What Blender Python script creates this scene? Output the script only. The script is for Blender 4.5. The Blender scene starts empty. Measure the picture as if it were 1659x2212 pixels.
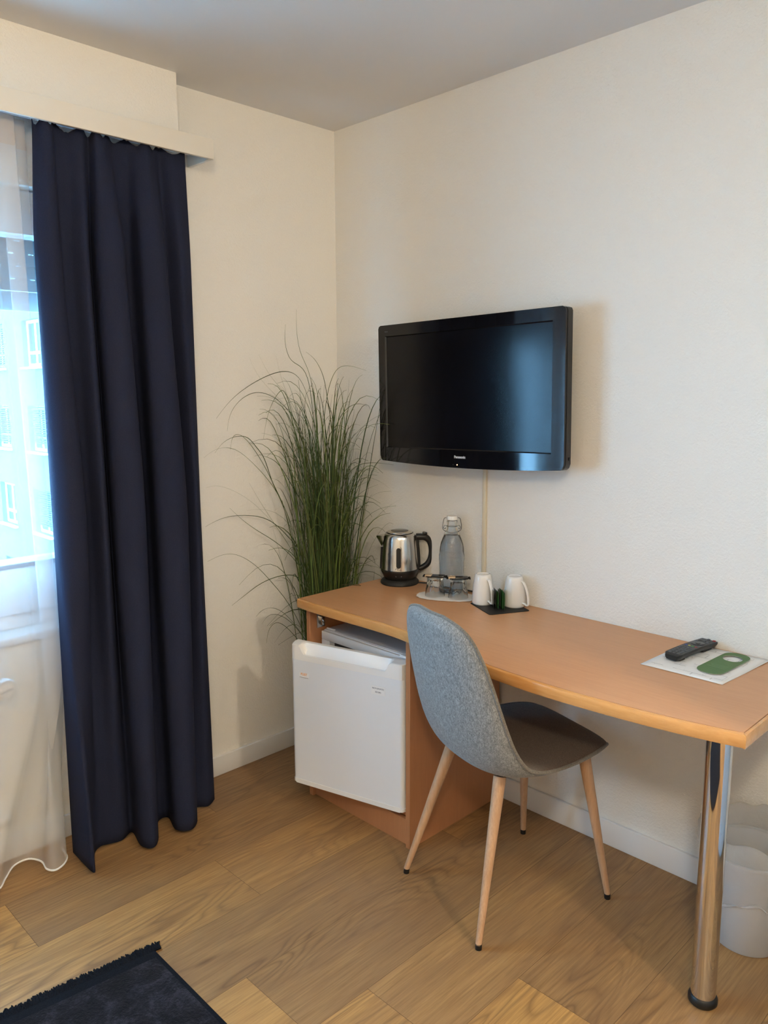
import bpy, bmesh, math, random
from mathutils import Vector, Matrix
random.seed(7)
PI = math.pi
S = bpy.context.scene
C = S.collection

# ------------------------------------------------------------------ camera
def look(yaw, pitch, roll):
    sy, cy, sp, cp = math.sin(yaw), math.cos(yaw), math.sin(pitch), math.cos(pitch)
    f = Vector((-sy*cp, cy*cp, sp)); r = Vector((cy, sy, 0)); u = r.cross(f)
    cr, sr = math.cos(roll), math.sin(roll)
    return cr*r + sr*u, -sr*r + cr*u, f
CAM = Vector((2.51221, -2.21961, 1.49465))
R_, U_, F_ = look(0.78924, -0.15588, -0.00409)
cam = bpy.data.cameras.new('camera'); cam.sensor_fit = 'HORIZONTAL'
cam.sensor_width = 36.0; cam.lens = 36.0*1696.54/1659.0
cam.clip_start = 0.05; cam.clip_end = 200
camo = bpy.data.objects.new('camera', cam); C.objects.link(camo)
m = Matrix((R_, U_, -F_)).transposed().to_4x4(); m.translation = CAM
camo.matrix_world = m
S.camera = camo

# ------------------------------------------------------------------ world and light
W = bpy.data.worlds.new('world'); S.world = W; W.use_nodes = True
bg = W.node_tree.nodes['Background']
bg.inputs[0].default_value = (0.43, 0.74, 1.10, 1); bg.inputs[1].default_value = 25.0

def area(name, loc, target, size, power, color, size_y=None, portal=False):
    l = bpy.data.lights.new(name, 'AREA'); l.energy = power; l.color = color
    if size_y: l.shape = 'RECTANGLE'; l.size = size; l.size_y = size_y
    else: l.shape = 'DISK'; l.size = size
    if portal: l.cycles.is_portal = True
    o = bpy.data.objects.new(name, l); C.objects.link(o)
    o.location = loc
    o.rotation_euler = (Vector(target)-Vector(loc)).to_track_quat('-Z', 'Y').to_euler()
    return o
def bulb(name, loc, radius, power, color):
    l = bpy.data.lights.new(name, 'POINT'); l.energy = power; l.color = color; l.shadow_soft_size = radius
    o = bpy.data.objects.new(name, l); C.objects.link(o); o.location = loc
    return o
WARM = (1.0, 0.83, 0.58)
area('window_portal', (-0.30, -1.975, 1.42), (1, -1.975, 1.42), 2.05, 1.0, (1, 1, 1), size_y=1.36, portal=True)
CEIL_LAMP = (2.75, -2.45, 2.30)
WALL_LAMP = (3.45, -1.033, 2.20)
bulb('ceiling_bulb', CEIL_LAMP, 0.10, 46.0, WARM)
bulb('wall_bulb', WALL_LAMP, 0.05, 46.0, WARM)

S.view_settings.view_transform = 'Standard'; S.view_settings.look = 'None'
S.view_settings.exposure = 0.55; S.view_settings.gamma = 1.0
S.view_settings.use_curve_mapping = False

# ------------------------------------------------------------------ materials
def mat(name, color=(.8, .8, .8), rough=.5, metal=0., spec=.5, trans=0., ior=1.45, coat=0., emit=None, es=0., sheen=0., aniso=0.):
    m = bpy.data.materials.new(name); m.use_nodes = True
    b = m.node_tree.nodes['Principled BSDF']
    b.inputs['Base Color'].default_value = (*color, 1)
    b.inputs['Roughness'].default_value = rough
    b.inputs['Metallic'].default_value = metal
    b.inputs['Specular IOR Level'].default_value = spec
    b.inputs['Transmission Weight'].default_value = trans
    b.inputs['IOR'].default_value = ior
    b.inputs['Coat Weight'].default_value = coat
    b.inputs['Coat Roughness'].default_value = .05
    b.inputs['Sheen Weight'].default_value = sheen
    b.inputs['Anisotropic'].default_value = aniso
    if emit: b.inputs['Emission Color'].default_value = (*emit, 1); b.inputs['Emission Strength'].default_value = es
    return m
class NT:
    def __init__(s, m): s.t = m.node_tree; s.b = s.t.nodes.get('Principled BSDF')
    def n(s, k, **kw):
        o = s.t.nodes.new(k)
        for a, v in kw.items(): setattr(o, a, v)
        return o
    def l(s, a, b): s.t.links.new(a, b)
    def coord(s, out='Object', scale=(1, 1, 1)):
        c = s.n('ShaderNodeTexCoord'); mp = s.n('ShaderNodeMapping'); mp.inputs['Scale'].default_value = scale
        s.l(c.outputs[out], mp.inputs[0]); return mp.outputs[0]
    def noise(s, vec, scale, detail=4, rough=.5, dist=0.):
        o = s.n('ShaderNodeTexNoise'); o.inputs['Scale'].default_value = scale; o.inputs['Detail'].default_value = detail
        o.inputs['Roughness'].default_value = rough; o.inputs['Distortion'].default_value = dist
        s.l(vec, o.inputs['Vector']); return o
    def ramp(s, fac, stops):
        r = s.n('ShaderNodeValToRGB'); e = r.color_ramp.elements
        while len(e) < len(stops): e.new(.5)
        for i, (p, c) in enumerate(stops): e[i].position = p; e[i].color = (*c, 1)
        s.l(fac, r.inputs[0]); return r.outputs[0]
    def bump(s, h, dist, strength=1.):
        b = s.n('ShaderNodeBump'); b.inputs['Distance'].default_value = dist; b.inputs['Strength'].default_value = strength
        s.l(h, b.inputs['Height']); s.l(b.outputs[0], s.b.inputs['Normal']); return b
    def mix(s, f, a, b, mode='MIX'):
        x = s.n('ShaderNodeMix', data_type='RGBA', blend_type=mode)
        for v, i in ((f, 0), (a, 6), (b, 7)):
            if hasattr(v, 'links'): s.l(v, x.inputs[i])
            elif isinstance(v, tuple): x.inputs[i].default_value = (*v, 1)
            else: x.inputs[i].default_value = v
        return x.outputs[2]
    def math(s, op, a, b=None, c=None):
        x = s.n('ShaderNodeMath', operation=op)
        for i, v in enumerate((a, b, c)):
            if v is None: continue
            if hasattr(v, 'links'): s.l(v, x.inputs[i])
            else: x.inputs[i].default_value = v
        return x.outputs[0]

def plaster(name, color, dist=.0024, scale=125):
    m = mat(name, color, .85, spec=.25); t = NT(m); v = t.coord()
    a = t.noise(v, scale, 3, .55, .6); b = t.noise(v, scale*.28, 2, .5)
    h = t.math('ADD', a.outputs[0], t.math('MULTIPLY', b.outputs[0], .5))
    t.bump(h, dist, .9); return m
M = {}
M['wall'] = plaster('wall_plaster', (.84, .82, .775))
M['ceiling'] = plaster('ceiling_plaster', (.80, .79, .78), .0004, 60)
M['trimwhite'] = mat('white_trim_paint', (.80, .80, .80), .4)
M['pelmet'] = mat('pelmet_cream_paint', (.80, .76, .68), .55)
M['pelmet_in'] = mat('pelmet_inside_grey', (.42, .44, .46), .6)
M['track'] = mat('white_aluminium_track', (.75, .76, .78), .35)
M['upvc'] = mat('white_window_plastic', (.82, .83, .84), .3)
M['white_plastic'] = mat('white_plastic', (.84, .84, .84), .3)
M['fridge'] = mat('fridge_white_enamel', (.80, .83, .88), .32, coat=.3)
M['fridge_grey'] = mat('fridge_grey_top', (.52, .54, .58), .4)
M['gasket'] = mat('fridge_gasket', (.62, .62, .62), .6)
M['black'] = mat('black_plastic', (.012, .012, .013), .35)
M['black_gloss'] = mat('black_gloss_plastic', (.005, .005, .007), .06, spec=.5)
M['black_matte'] = mat('black_matte', (.018, .018, .019), .6)
M['chrome'] = mat('chrome', (.74, .74, .75), .06, 1.)
M['steel'] = mat('brushed_steel', (.66, .64, .60), .17, 1., aniso=.6)
M['wire'] = mat('steel_wire', (.18, .18, .17), .35, 1.)
M['porcelain'] = mat('white_porcelain', (.82, .81, .79), .12, coat=.6)
M['paper'] = mat('white_paper', (.82, .81, .80), .8)
M['doily'] = mat('embossed_white_paper', (.80, .77, .75), .8)
M['mat_black'] = mat('black_leatherette', (.010, .010, .011), .55)
M['rubber'] = mat('black_rubber', (.01, .01, .01), .4)
M['grey_text'] = mat('silver_lettering', (.62, .65, .72), .4)
M['dim_text'] = mat('dim_grey_lettering', (.10, .10, .11), .5)
M['dark_text'] = mat('dark_grey_print', (.16, .18, .24), .6)
M['orange_text'] = mat('orange_print', (.85, .38, .10), .6)
M['sticker'] = mat('white_sticker', (.84, .85, .87), .35)
M['led'] = mat('orange_standby_light', (1, .5, .2), .4, emit=(1, .45, .18), es=6)
M['cable_beige'] = mat('beige_cable_duct', (.74, .66, .50), .45)
M['green_card'] = mat('green_card', (.085, .17, .055), .55)
M['card_edge'] = mat('card_edge', (.55, .50, .40), .7)
M['terracotta'] = mat('dark_plastic_pot', (.03, .03, .032), .5)
M['sachet_green'] = mat('green_sachet', (.03, .12, .03), .3)
M['sachet_black'] = mat('black_sachet', (.012, .014, .014), .25)
M['choco_black'] = mat('black_foil_wrapper', (.012, .012, .014), .25)
M['choco_beige'] = mat('beige_foil_wrapper', (.50, .36, .22), .35)
M['lampshade'] = mat('opal_glass', (.9, .87, .8), .4, emit=(1, .78, .5), es=4)
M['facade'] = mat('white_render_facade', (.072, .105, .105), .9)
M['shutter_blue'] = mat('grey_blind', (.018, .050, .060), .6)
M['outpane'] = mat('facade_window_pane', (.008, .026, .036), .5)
M['rail_grey'] = mat('grey_shutter_slats', (.24, .25, .27), .5)

def fabric(name, c1, c2, scale=900, bump=.0006, rough=.95, sheen=.3):
    m = mat(name, c1, rough, spec=.15, sheen=sheen); t = NT(m); v = t.coord()
    n = t.noise(v, scale*.35, 3, .7); k = t.ramp(n.outputs[0], [(.35, c1), (.65, c2)])
    t.l(k, t.b.inputs['Base Color']); t.bump(n.outputs[0], bump, .8); return m
M['curtain'] = fabric('dark_navy_blackout_fabric', (.016, .020, .042), (.023, .027, .054), 1500, .0003, sheen=0)
M['chair'] = None
def chair_fabric():
    m = mat('grey_melange_felt', (.3, .3, .3), .95, spec=.2, sheen=.25); t = NT(m); v = t.coord(scale=(1, 1, .45))
    n = t.noise(v, 420, 4, .75, .4); n2 = t.noise(v, 130, 3, .6)
    f = t.math('ADD', t.math('MULTIPLY', n.outputs[0], .75), t.math('MULTIPLY', n2.outputs[0], .25))
    k = t.ramp(f, [(.38, (.115, .118, .118)), (.5, (.21, .215, .215)), (.62, (.36, .365, .365))])
    t.l(k, t.b.inputs['Base Color']); t.bump(f, .0006, .8); return m
M['chair'] = chair_fabric()
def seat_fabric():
    m = mat('shade_tinted_felt', (.2, .17, .15), .95, spec=.2, sheen=.2); t = NT(m); v = t.coord()  # same felt as the shell; under-desk shade and warm lamplight put into its colour
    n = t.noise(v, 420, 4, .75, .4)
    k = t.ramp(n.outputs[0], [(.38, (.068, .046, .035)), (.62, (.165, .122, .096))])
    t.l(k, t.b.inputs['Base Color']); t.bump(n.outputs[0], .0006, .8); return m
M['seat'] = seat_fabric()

def wood(name, c1, c2, scale=(1, 1, 1), rough=.35, grain=8, coat=.0, axis='X', amount=1.):
    m = mat(name, c1, rough, coat=coat); t = NT(m)
    sc = {'X': (1.2, 14, 14), 'Y': (14, 1.2, 14), 'Z': (14, 14, 1.2)}[axis]
    v = t.coord(scale=tuple(a*b for a, b in zip(sc, scale)))
    n = t.noise(v, grain, 5, .6, .4); n2 = t.noise(v, 1.2, 2, .5)
    f = t.math('ADD', t.math('MULTIPLY', n.outputs[0], .6), t.math('MULTIPLY', n2.outputs[0], .4))
    k = t.ramp(f, [(.5-.2/amount, c1), (.5+.2/amount, c2)])
    t.l(k, t.b.inputs['Base Color']); t.bump(n.outputs[0], .00008, .5); return m
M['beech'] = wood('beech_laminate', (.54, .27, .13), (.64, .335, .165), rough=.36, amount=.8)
M['beech_shaded'] = wood('beech_laminate_shaded', (.42, .185, .082), (.50, .23, .105), rough=.42, axis='Z', amount=.8)  # same beech as the desktop, part of its shade darkened into the colour
M['beech_edge'] = wood('varnished_beech_edge', (.58, .27, .085), (.74, .40, .15), rough=.22, coat=.4)
M['legwood'] = wood('oak_print_leg', (.42, .24, .13), (.60, .38, .235), (2.5, 2.5, 1.6), rough=.5, axis='Z')

def floor_mat():
    m = mat('oak_laminate', (.4, .25, .12), .34, spec=.35); t = NT(m)
    uv = t.n('ShaderNodeUVMap'); uv.uv_map = 'UVMap'
    at = t.n('ShaderNodeAttribute'); at.attribute_name = 'plank'; at.attribute_type = 'GEOMETRY'
    mp = t.n('ShaderNodeMapping'); mp.inputs['Scale'].default_value = (1, 1, 1); t.l(uv.outputs[0], mp.inputs[0])
    v = mp.outputs[0]
    # long wavy growth rings
    mpa = t.n('ShaderNodeMapping'); mpa.inputs['Scale'].default_value = (5.5, 1.05, 1); t.l(v, mpa.inputs[0])
    big = t.noise(mpa.outputs[0], 1.15, 2, .45, .25)
    rings = t.math('FRACT', t.math('MULTIPLY', big.outputs[0], 19.))
    tri = t.math('ABSOLUTE', t.math('SUBTRACT', rings, .5))
    ring = t.math('POWER', t.math('MULTIPLY', tri, 2.), 2.2)
    mask_n = t.noise(mpa.outputs[0], .7, 2, .5)
    mask = t.ramp(mask_n.outputs[0], [(.45, (0, 0, 0)), (.62, (1, 1, 1))])
    ring = t.math('MULTIPLY', ring, mask)
    mpb = t.n('ShaderNodeMapping'); mpb.inputs['Scale'].default_value = (70, 2.6, 1); t.l(v, mpb.inputs[0])
    fine = t.noise(mpb.outputs[0], 2.2, 5, .65, .5)
    mpc = t.n('ShaderNodeMapping'); mpc.inputs['Scale'].default_value = (9, 1.3, 1); t.l(v, mpc.inputs[0])
    med = t.noise(mpc.outputs[0], 1.5, 3, .55, .4)
    base = t.ramp(fine.outputs[0], [(.3, (.29, .158, .062)), (.7, (.49, .290, .118))])
    base = t.mix(t.math('MULTIPLY', ring, .75), base, (.17, .092, .045))
    base = t.mix(t.ramp(med.outputs[0], [(.35, (.0, .0, .0)), (.75, (.55, .55, .55))]), base, (.22, .125, .068))
    # knots
    mpd = t.n('ShaderNodeMapping'); mpd.inputs['Scale'].default_value = (6.0, 2.2, 1); t.l(v, mpd.inputs[0])
    vor = t.n('ShaderNodeTexVoronoi'); vor.inputs['Scale'].default_value = 1.0; t.l(mpd.outputs[0], vor.inputs['Vector'])
    kn = t.ramp(vor.outputs['Distance'], [(.0, (.7, .7, .7)), (.09, (0, 0, 0))])
    base = t.mix(kn, base, (.12, .06, .03))
    tint = t.ramp(at.outputs['Fac'], [(.0, (.72, .72, .80)), (.5, (.98, .96, .96)), (1., (1.24, 1.18, .98))])
    base = t.mix(1., base, tint, 'MULTIPLY')
    t.l(base, t.b.inputs['Base Color'])
    r = t.ramp(fine.outputs[0], [(.3, (.42, .42, .42)), (.7, (.34, .34, .34))]); t.l(r, t.b.inputs['Roughness'])
    t.bump(fine.outputs[0], .00015, .5)
    return m
M['floor'] = floor_mat()
M['gap'] = mat('plank_joint', (.11, .065, .035), .8)

def sheer_mat():
    m = bpy.data.materials.new('white_sheer_voile'); m.use_nodes = True; t = NT(m)
    t.t.nodes.remove(t.b); out = t.t.nodes['Material Output']
    tr = t.n('ShaderNodeBsdfTransparent'); tr.inputs[0].default_value = (1, 1, 1, 1)
    df = t.n('ShaderNodeBsdfDiffuse'); df.inputs[0].default_value = (.76, .76, .78, 1)
    tl = t.n('ShaderNodeBsdfTranslucent'); tl.inputs[0].default_value = (.80, .82, .86, 1)
    a = t.n('ShaderNodeMixShader'); a.inputs[0].default_value = .035; t.l(df.outputs[0], a.inputs[1]); t.l(tl.outputs[0], a.inputs[2])
    b = t.n('ShaderNodeMixShader'); b.inputs[0].default_value = .33; t.l(tr.outputs[0], b.inputs[1]); t.l(a.outputs[0], b.inputs[2])
    t.l(b.outputs[0], out.inputs[0]); return m
M['sheer'] = sheer_mat()
M['hem'] = mat('white_lead_cord_hem', (.85, .84, .82), .8)
def pane_mat(name, tint, fac=.08):
    m = bpy.data.materials.new(name); m.use_nodes = True; t = NT(m)
    t.t.nodes.remove(t.b); out = t.t.nodes['Material Output']
    tr = t.n('ShaderNodeBsdfTransparent'); tr.inputs[0].default_value = (*tint, 1)
    g = t.n('ShaderNodeBsdfGlossy'); g.inputs['Roughness'].default_value = .02
    fr = t.n('ShaderNodeLayerWeight'); fr.inputs[0].default_value = .5
    ff = t.math('ADD', t.math('MULTIPLY', t.math('POWER', fr.outputs['Facing'], 4.), .5), .05)
    x = t.n('ShaderNodeMixShader'); t.l(ff, x.inputs[0]); t.l(tr.outputs[0], x.inputs[1]); t.l(g.outputs[0], x.inputs[2])
    t.l(x.outputs[0], out.inputs[0]); return m
M['pane'] = pane_mat('window_glass', (.80, .95, 1.0))
M['bag'] = None
def bag_mat():
    m = bpy.data.materials.new('clear_bin_liner'); m.use_nodes = True; t = NT(m)
    t.t.nodes.remove(t.b); out = t.t.nodes['Material Output']
    tr = t.n('ShaderNodeBsdfTransparent'); tr.inputs[0].default_value = (.97, .97, .97, 1)
    g = t.n('ShaderNodeBsdfPrincipled'); g.inputs['Base Color'].default_value = (.75, .74, .73, 1); g.inputs['Roughness'].default_value = .18
    v = t.coord(); n = t.noise(v, 22, 4, .6, 1.2)
    bp = t.n('ShaderNodeBump'); bp.inputs['Distance'].default_value = .01; t.l(n.outputs[0], bp.inputs['Height']); t.l(bp.outputs[0], g.inputs['Normal'])
    x = t.n('ShaderNodeMixShader'); x.inputs[0].default_value = .30
    t.l(tr.outputs[0], x.inputs[1]); t.l(g.outputs[0], x.inputs[2]); t.l(x.outputs[0], out.inputs[0]); return m
M['bag'] = bag_mat()
def glass(name, color, ior=1.45):
    m = mat(name, color, 0.0, trans=1., ior=ior); return m
M['glass'] = glass('clear_glass', (.985, .995, .99))
M['water'] = glass('water', (.995, 1, .998), 1.33)
def screen_mat():
    m = mat('dark_lcd_screen', (.004, .004, .006), .16, spec=.30); return m
M['screen'] = screen_mat()
def rug_mat():
    m = mat('dark_vintage_rug_pile', (.02, .02, .03), .9, spec=.1, sheen=.08); t = NT(m); v = t.coord()
    n = t.noise(v, 14, 6, .7, .6); n2 = t.noise(v, 160, 3, .7)
    f = t.math('ADD', t.math('MULTIPLY', n.outputs[0], .7), t.math('MULTIPLY', n2.outputs[0], .3))
    k = t.ramp(f, [(.42, (.003, .003, .005)), (.52, (.008, .007, .011)), (.64, (.030, .028, .038))])
    t.l(k, t.b.inputs['Base Color']); t.bump(n2.outputs[0], .003, .9); return m
M['rug'] = rug_mat()
M['rug_edge'] = fabric('black_rug_edge', (.0045, .005, .007), (.009, .010, .014), sheen=0)
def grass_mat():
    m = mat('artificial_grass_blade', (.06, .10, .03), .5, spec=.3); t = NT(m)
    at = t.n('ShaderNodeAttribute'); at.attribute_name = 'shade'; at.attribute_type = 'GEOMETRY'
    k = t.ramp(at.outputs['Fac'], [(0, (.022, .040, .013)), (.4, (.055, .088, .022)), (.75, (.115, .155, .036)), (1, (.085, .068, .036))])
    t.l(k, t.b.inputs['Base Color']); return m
M['grass'] = grass_mat()

# ------------------------------------------------------------------ mesh helpers
def build(name, bm, material, parent=None, smooth=True, angle=40):
    me = bpy.data.meshes.new(name)
    bmesh.ops.recalc_face_normals(bm, faces=bm.faces)
    bm.to_mesh(me); bm.free()
    ms = material if isinstance(material, (list, tuple)) else [material]
    for x in ms: me.materials.append(x)
    if smooth:
        for p in me.polygons: p.use_smooth = True
        try: me.set_sharp_from_angle(angle=math.radians(angle))
        except Exception: pass
    o = bpy.data.objects.new(name, me); C.objects.link(o)
    if parent: o.parent = parent
    return o
def thing(name, loc, label, cat, group=None, rot=0):
    o = bpy.data.objects.new(name, None); C.objects.link(o); o.location = loc; o.rotation_euler = (0, 0, rot)
    o.empty_display_size = .05
    return tag(o, label, cat, group)
def tag(o, label=None, cat=None, group=None, kind=None):
    if label: o['label'] = label
    if cat: o['category'] = cat
    if group: o['group'] = group
    if kind: o['kind'] = kind
    return o
def box(bm, x0, y0, z0, x1, y1, z1, bevel=0., seg=2, mi=0, xf=None):
    vs = [bm.verts.new(p) for p in ((x0, y0, z0), (x1, y0, z0), (x1, y1, z0), (x0, y1, z0), (x0, y0, z1), (x1, y0, z1), (x1, y1, z1), (x0, y1, z1))]
    fs = [bm.faces.new([vs[i] for i in f]) for f in ((0, 3, 2, 1), (4, 5, 6, 7), (0, 1, 5, 4), (1, 2, 6, 5), (2, 3, 7, 6), (3, 0, 4, 7))]
    for f in fs: f.material_index = mi
    if xf is not None:
        for v in vs: v.co = xf @ v.co
    if bevel > 0:
        es = list({e for f in fs for e in f.edges})
        r = bmesh.ops.bevel(bm, geom=es, offset=bevel, segments=seg, affect='EDGES', profile=.5)
        for f in r['faces']: f.material_index = mi
    return vs
def lathe(bm, prof, n=48, c=(0, 0, 0), closed=False, facet=None):
    rings = []
    for r, z in prof:
        if r < 1e-6: rings.append([bm.verts.new((c[0], c[1], c[2]+z))])
        else:
            rg = []
            for i in range(n):
                a = 2*PI*i/n; rr = r*(facet(a, z) if facet else 1)
                rg.append(bm.verts.new((c[0]+rr*math.cos(a), c[1]+rr*math.sin(a), c[2]+z)))
            rings.append(rg)
    prs = list(zip(rings, rings[1:])) + ([(rings[-1], rings[0])] if closed else [])
    for a, b in prs:
        if len(a) == 1 and len(b) == 1: continue
        for i in range(n):
            j = (i+1) % n
            if len(a) == 1: bm.faces.new((a[0], b[i], b[j]))
            elif len(b) == 1: bm.faces.new((a[i], a[j], b[0]))
            else: bm.faces.new((a[i], a[j], b[j], b[i]))
def tube(bm, pts, rad, n=10, caps=True, closed=False, flat=1.):
    pts = [Vector(p) for p in pts]; N = len(pts)
    rads = rad if isinstance(rad, (list, tuple)) else [rad]*N
    up = None; rings = []
    for i, p in enumerate(pts):
        if closed: d = (pts[(i+1) % N]-pts[i-1]).normalized()
        else: d = (pts[min(i+1, N-1)]-pts[max(i-1, 0)]).normalized()
        if up is None: up = d.orthogonal().normalized()
        up = (up-d*up.dot(d)).normalized(); s = d.cross(up)
        rings.append([bm.verts.new(p+rads[i]*(math.cos(2*PI*k/n)*up*flat+math.sin(2*PI*k/n)*s)) for k in range(n)])
    pr = list(zip(rings, rings[1:])) + ([(rings[-1], rings[0])] if closed else [])
    for a, b in pr:
        for k in range(n): bm.faces.new((a[k], a[(k+1) % n], b[(k+1) % n], b[k]))
    if caps and not closed:
        bm.faces.new(rings[0][::-1]); bm.faces.new(rings[-1])
def spline(pts, per=8, closed=False):
    pts = [Vector(p) for p in pts]; n = len(pts); out = []
    rng = n if closed else n-1
    for i in range(rng):
        if closed: a, b, c, d = pts[(i-1) % n], pts[i], pts[(i+1) % n], pts[(i+2) % n]
        else: a, b, c, d = pts[max(i-1, 0)], pts[i], pts[i+1], pts[min(i+2, n-1)]
        for k in range(per):
            t = k/per
            out.append(.5*((2*b)+(c-a)*t+(2*a-5*b+4*c-d)*t*t+(3*b-a-3*c+d)*t**3))
    if not closed: out.append(pts[-1])
    return out
def prism(bm, outline, z0, z1, bevel=0., seg=2, mi=0):
    lo = [bm.verts.new((x, y, z0)) for x, y in outline]; hi = [bm.verts.new((x, y, z1)) for x, y in outline]
    n = len(lo); f0 = bm.faces.new(lo[::-1]); f1 = bm.faces.new(hi); fs = [f0, f1]
    for i in range(n): fs.append(bm.faces.new((lo[i], lo[(i+1) % n], hi[(i+1) % n], hi[i])))
    for f in fs: f.material_index = mi
    if bevel > 0:
        es = list(set(f0.edges) | set(f1.edges))
        bmesh.ops.bevel(bm, geom=es, offset=bevel, segments=seg, affect='EDGES')
def xform(bm, mtx): bmesh.ops.transform(bm, matrix=mtx, verts=bm.verts)
def text(name, body, size, mtx, material, parent, ext=.0003, sx=1., bold=0.):
    cu = bpy.data.curves.new(name, 'FONT'); cu.body = body; cu.size = size; cu.extrude = ext; cu.offset = bold
    cu.align_x = 'CENTER'; cu.align_y = 'CENTER'
    tmp = bpy.data.objects.new(name+'_tmp', cu); C.objects.link(tmp)
    dg = bpy.context.evaluated_depsgraph_get(); me = bpy.data.meshes.new_from_object(tmp.evaluated_get(dg))
    bpy.data.objects.remove(tmp); bpy.data.curves.remove(cu)
    me.transform(mtx @ Matrix.Diagonal((sx, 1, 1, 1))); me.materials.clear(); me.materials.append(material)
    o = bpy.data.objects.new(name, me); C.objects.link(o); o.parent = parent
    return o
def frame_mtx(origin, xa, ya):
    xa = Vector(xa).normalized(); ya = Vector(ya).normalized(); za = xa.cross(ya)
    m = Matrix((xa, ya, za)).transposed().to_4x4(); m.translation = Vector(origin); return m
def subsurf(o, lv=2):
    md = o.modifiers.new('sub', 'SUBSURF'); md.levels = lv; md.render_levels = lv; return o

# ------------------------------------------------------------------ room shell
H = 2.5127; XR = 5.2; YB = -4.4; XP, YP = 2.45, -0.685
WY0, WY1, WZ0, WZ1 = -3.00, -0.95, 0.735, 2.10       # window opening
bm = bmesh.new()
for a in ((-.30, WY1, 0, 0, 0.0, H), (-.30, YB, 0, 0, WY0, H), (-.30, WY0, 0, 0, WY1, WZ0), (-.30, WY0, WZ1, 0, WY1, H)):
    box(bm, *a)
box(bm, 0, YB, 2.30, .09, -.761, H)                   # plaster bulkhead over the curtain rail
tag(build('wall_left', bm, M['wall'], smooth=False), 'cream textured plaster wall with the window in it', 'wall', kind='structure')
bm = bmesh.new(); box(bm, -.30, 0, 0, XR, .2, H)
tag(build('wall_back', bm, M['wall'], smooth=False), 'off-white textured plaster wall behind the television and desk', 'wall', kind='structure')
bm = bmesh.new(); box(bm, XP, YP, 0, XR, 0, H)
tag(build('wall_partition', bm, M['wall'], smooth=False), 'plaster partition wall projecting to the right of the desk', 'wall', kind='structure')
bm = bmesh.new(); box(bm, XR, YB, 0, XR+.2, .2, H)
tag(build('wall_right', bm, M['wall'], smooth=False), 'plain off-white wall on the right side of the room', 'wall', kind='structure')
bm = bmesh.new(); box(bm, -.30, YB-.2, 0, XR, YB, H)
tag(build('wall_front', bm, M['wall'], smooth=False), 'plain off-white wall behind the photographer', 'wall', kind='structure')
bm = bmesh.new(); box(bm, -.30, YB-.2, H, XR+.2, .2, H+.2)
tag(build('ceiling', bm, M['ceiling'], smooth=False), 'smooth grey-white ceiling', 'ceiling', kind='structure')

# floor: planks run along y, widths 0.2475, joints per column
bm = bmesh.new(); uvl = bm.loops.layers.uv.new('UVMap'); pl = bm.faces.layers.float.new('plank')
joints = {0: -1.533, 1: -.975, 2: -1.62, 3: -1.20, 4: -1.006, 5: -.707, 6: -1.35, 7: -.35}
pw, PL = .2475, 1.29
tone = {(1, 1): .55, (2, 1): .2, (3, 0): .8, (3, 1): .15, (4, 0): .75, (4, 1): .35, (5, 1): .25, (5, 0): .95, (6, 0): .6}
x0 = .481-2*pw; k = 0
gp = .0005
while x0 < XR:
    col = k-1
    j = joints.get(col, random.uniform(-1.2, 0)); y = j-PL*4; row = -4
    while y < .0:
        a, b = max(x0, -.0)+gp, min(x0+pw, XR)-gp; c_, d_ = max(y, YB)+gp, min(y+PL, 0)-gp
        if b > a and d_ > c_:
            vs = [bm.verts.new(p) for p in ((a, c_, 0), (b, c_, 0), (b, d_, 0), (a, d_, 0))]
            f = bm.faces.new(vs); rv = random.random(); f[pl] = tone.get((col, row+1), rv)
            ou, ov = random.uniform(0, 50), random.uniform(0, 50)
            for lp in f.loops: lp[uvl].uv = (lp.vert.co.x+ou, lp.vert.co.y+ov)
        y += PL; row += 1
    x0 += pw; k += 1
nf = len(bm.faces)
box(bm, -.30, YB-.2, -.2, XR+.2, .2, -.0012, mi=1)
me_floor = build('floor', bm, [M['floor'], M['gap']], smooth=False)
tag(me_floor, 'oak-look laminate plank floor', 'floor', kind='structure')

def baseboard(name, pts_box, label):
    bm = bmesh.new()
    for b in pts_box: box(bm, *b, bevel=.003, seg=2)
    tag(build(name, bm, M['trimwhite']), label, 'baseboard', kind='structure')
baseboard('baseboard_left', [(0, YB, 0, .012, -.012, .078)], 'white baseboard along the window wall')
baseboard('baseboard_back', [(0, -.012, 0, XP, 0, .085)], 'white baseboard along the wall under the desk')
baseboard('baseboard_right', [(XP-.012, YP, 0, XP, -.012, .085), (XP, YP-.012, 0, XR, YP, .085)], 'white baseboard around the partition')

# window: frame, sashes, panes
wn = bpy.data.objects.new('window_1', None); C.objects.link(wn); wn.location = (0, WY1, WZ0)
tag(wn, 'white plastic window behind the sheer curtain', 'window', kind='structure')
def wbox(bm, x0, y0, z0, x1, y1, z1, bv=.004): box(bm, x0, y0-WY1, z0-WZ0, x1, y1-WY1, z1-WZ0, bevel=bv)
bm = bmesh.new()
wbox(bm, -.15, WY0, WZ0, -.06, WY1, .79); wbox(bm, -.15, WY0, 2.05, -.06, WY1, WZ1)
wbox(bm, -.15, WY0, WZ0, -.06, WY0+.06, WZ1); wbox(bm, -.15, WY1-.06, WZ0, -.06, WY1, WZ1); wbox(bm, -.15, -2.00, WZ0, -.06, -1.95, WZ1)
build('window_frame', bm, M['upvc'], wn)
bm = bmesh.new()
wbox(bm, -.20, WY0, WZ0-.03, .018, WY1, WZ0-.002, .006)
build('window_sill', bm, M['upvc'], wn)
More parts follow.
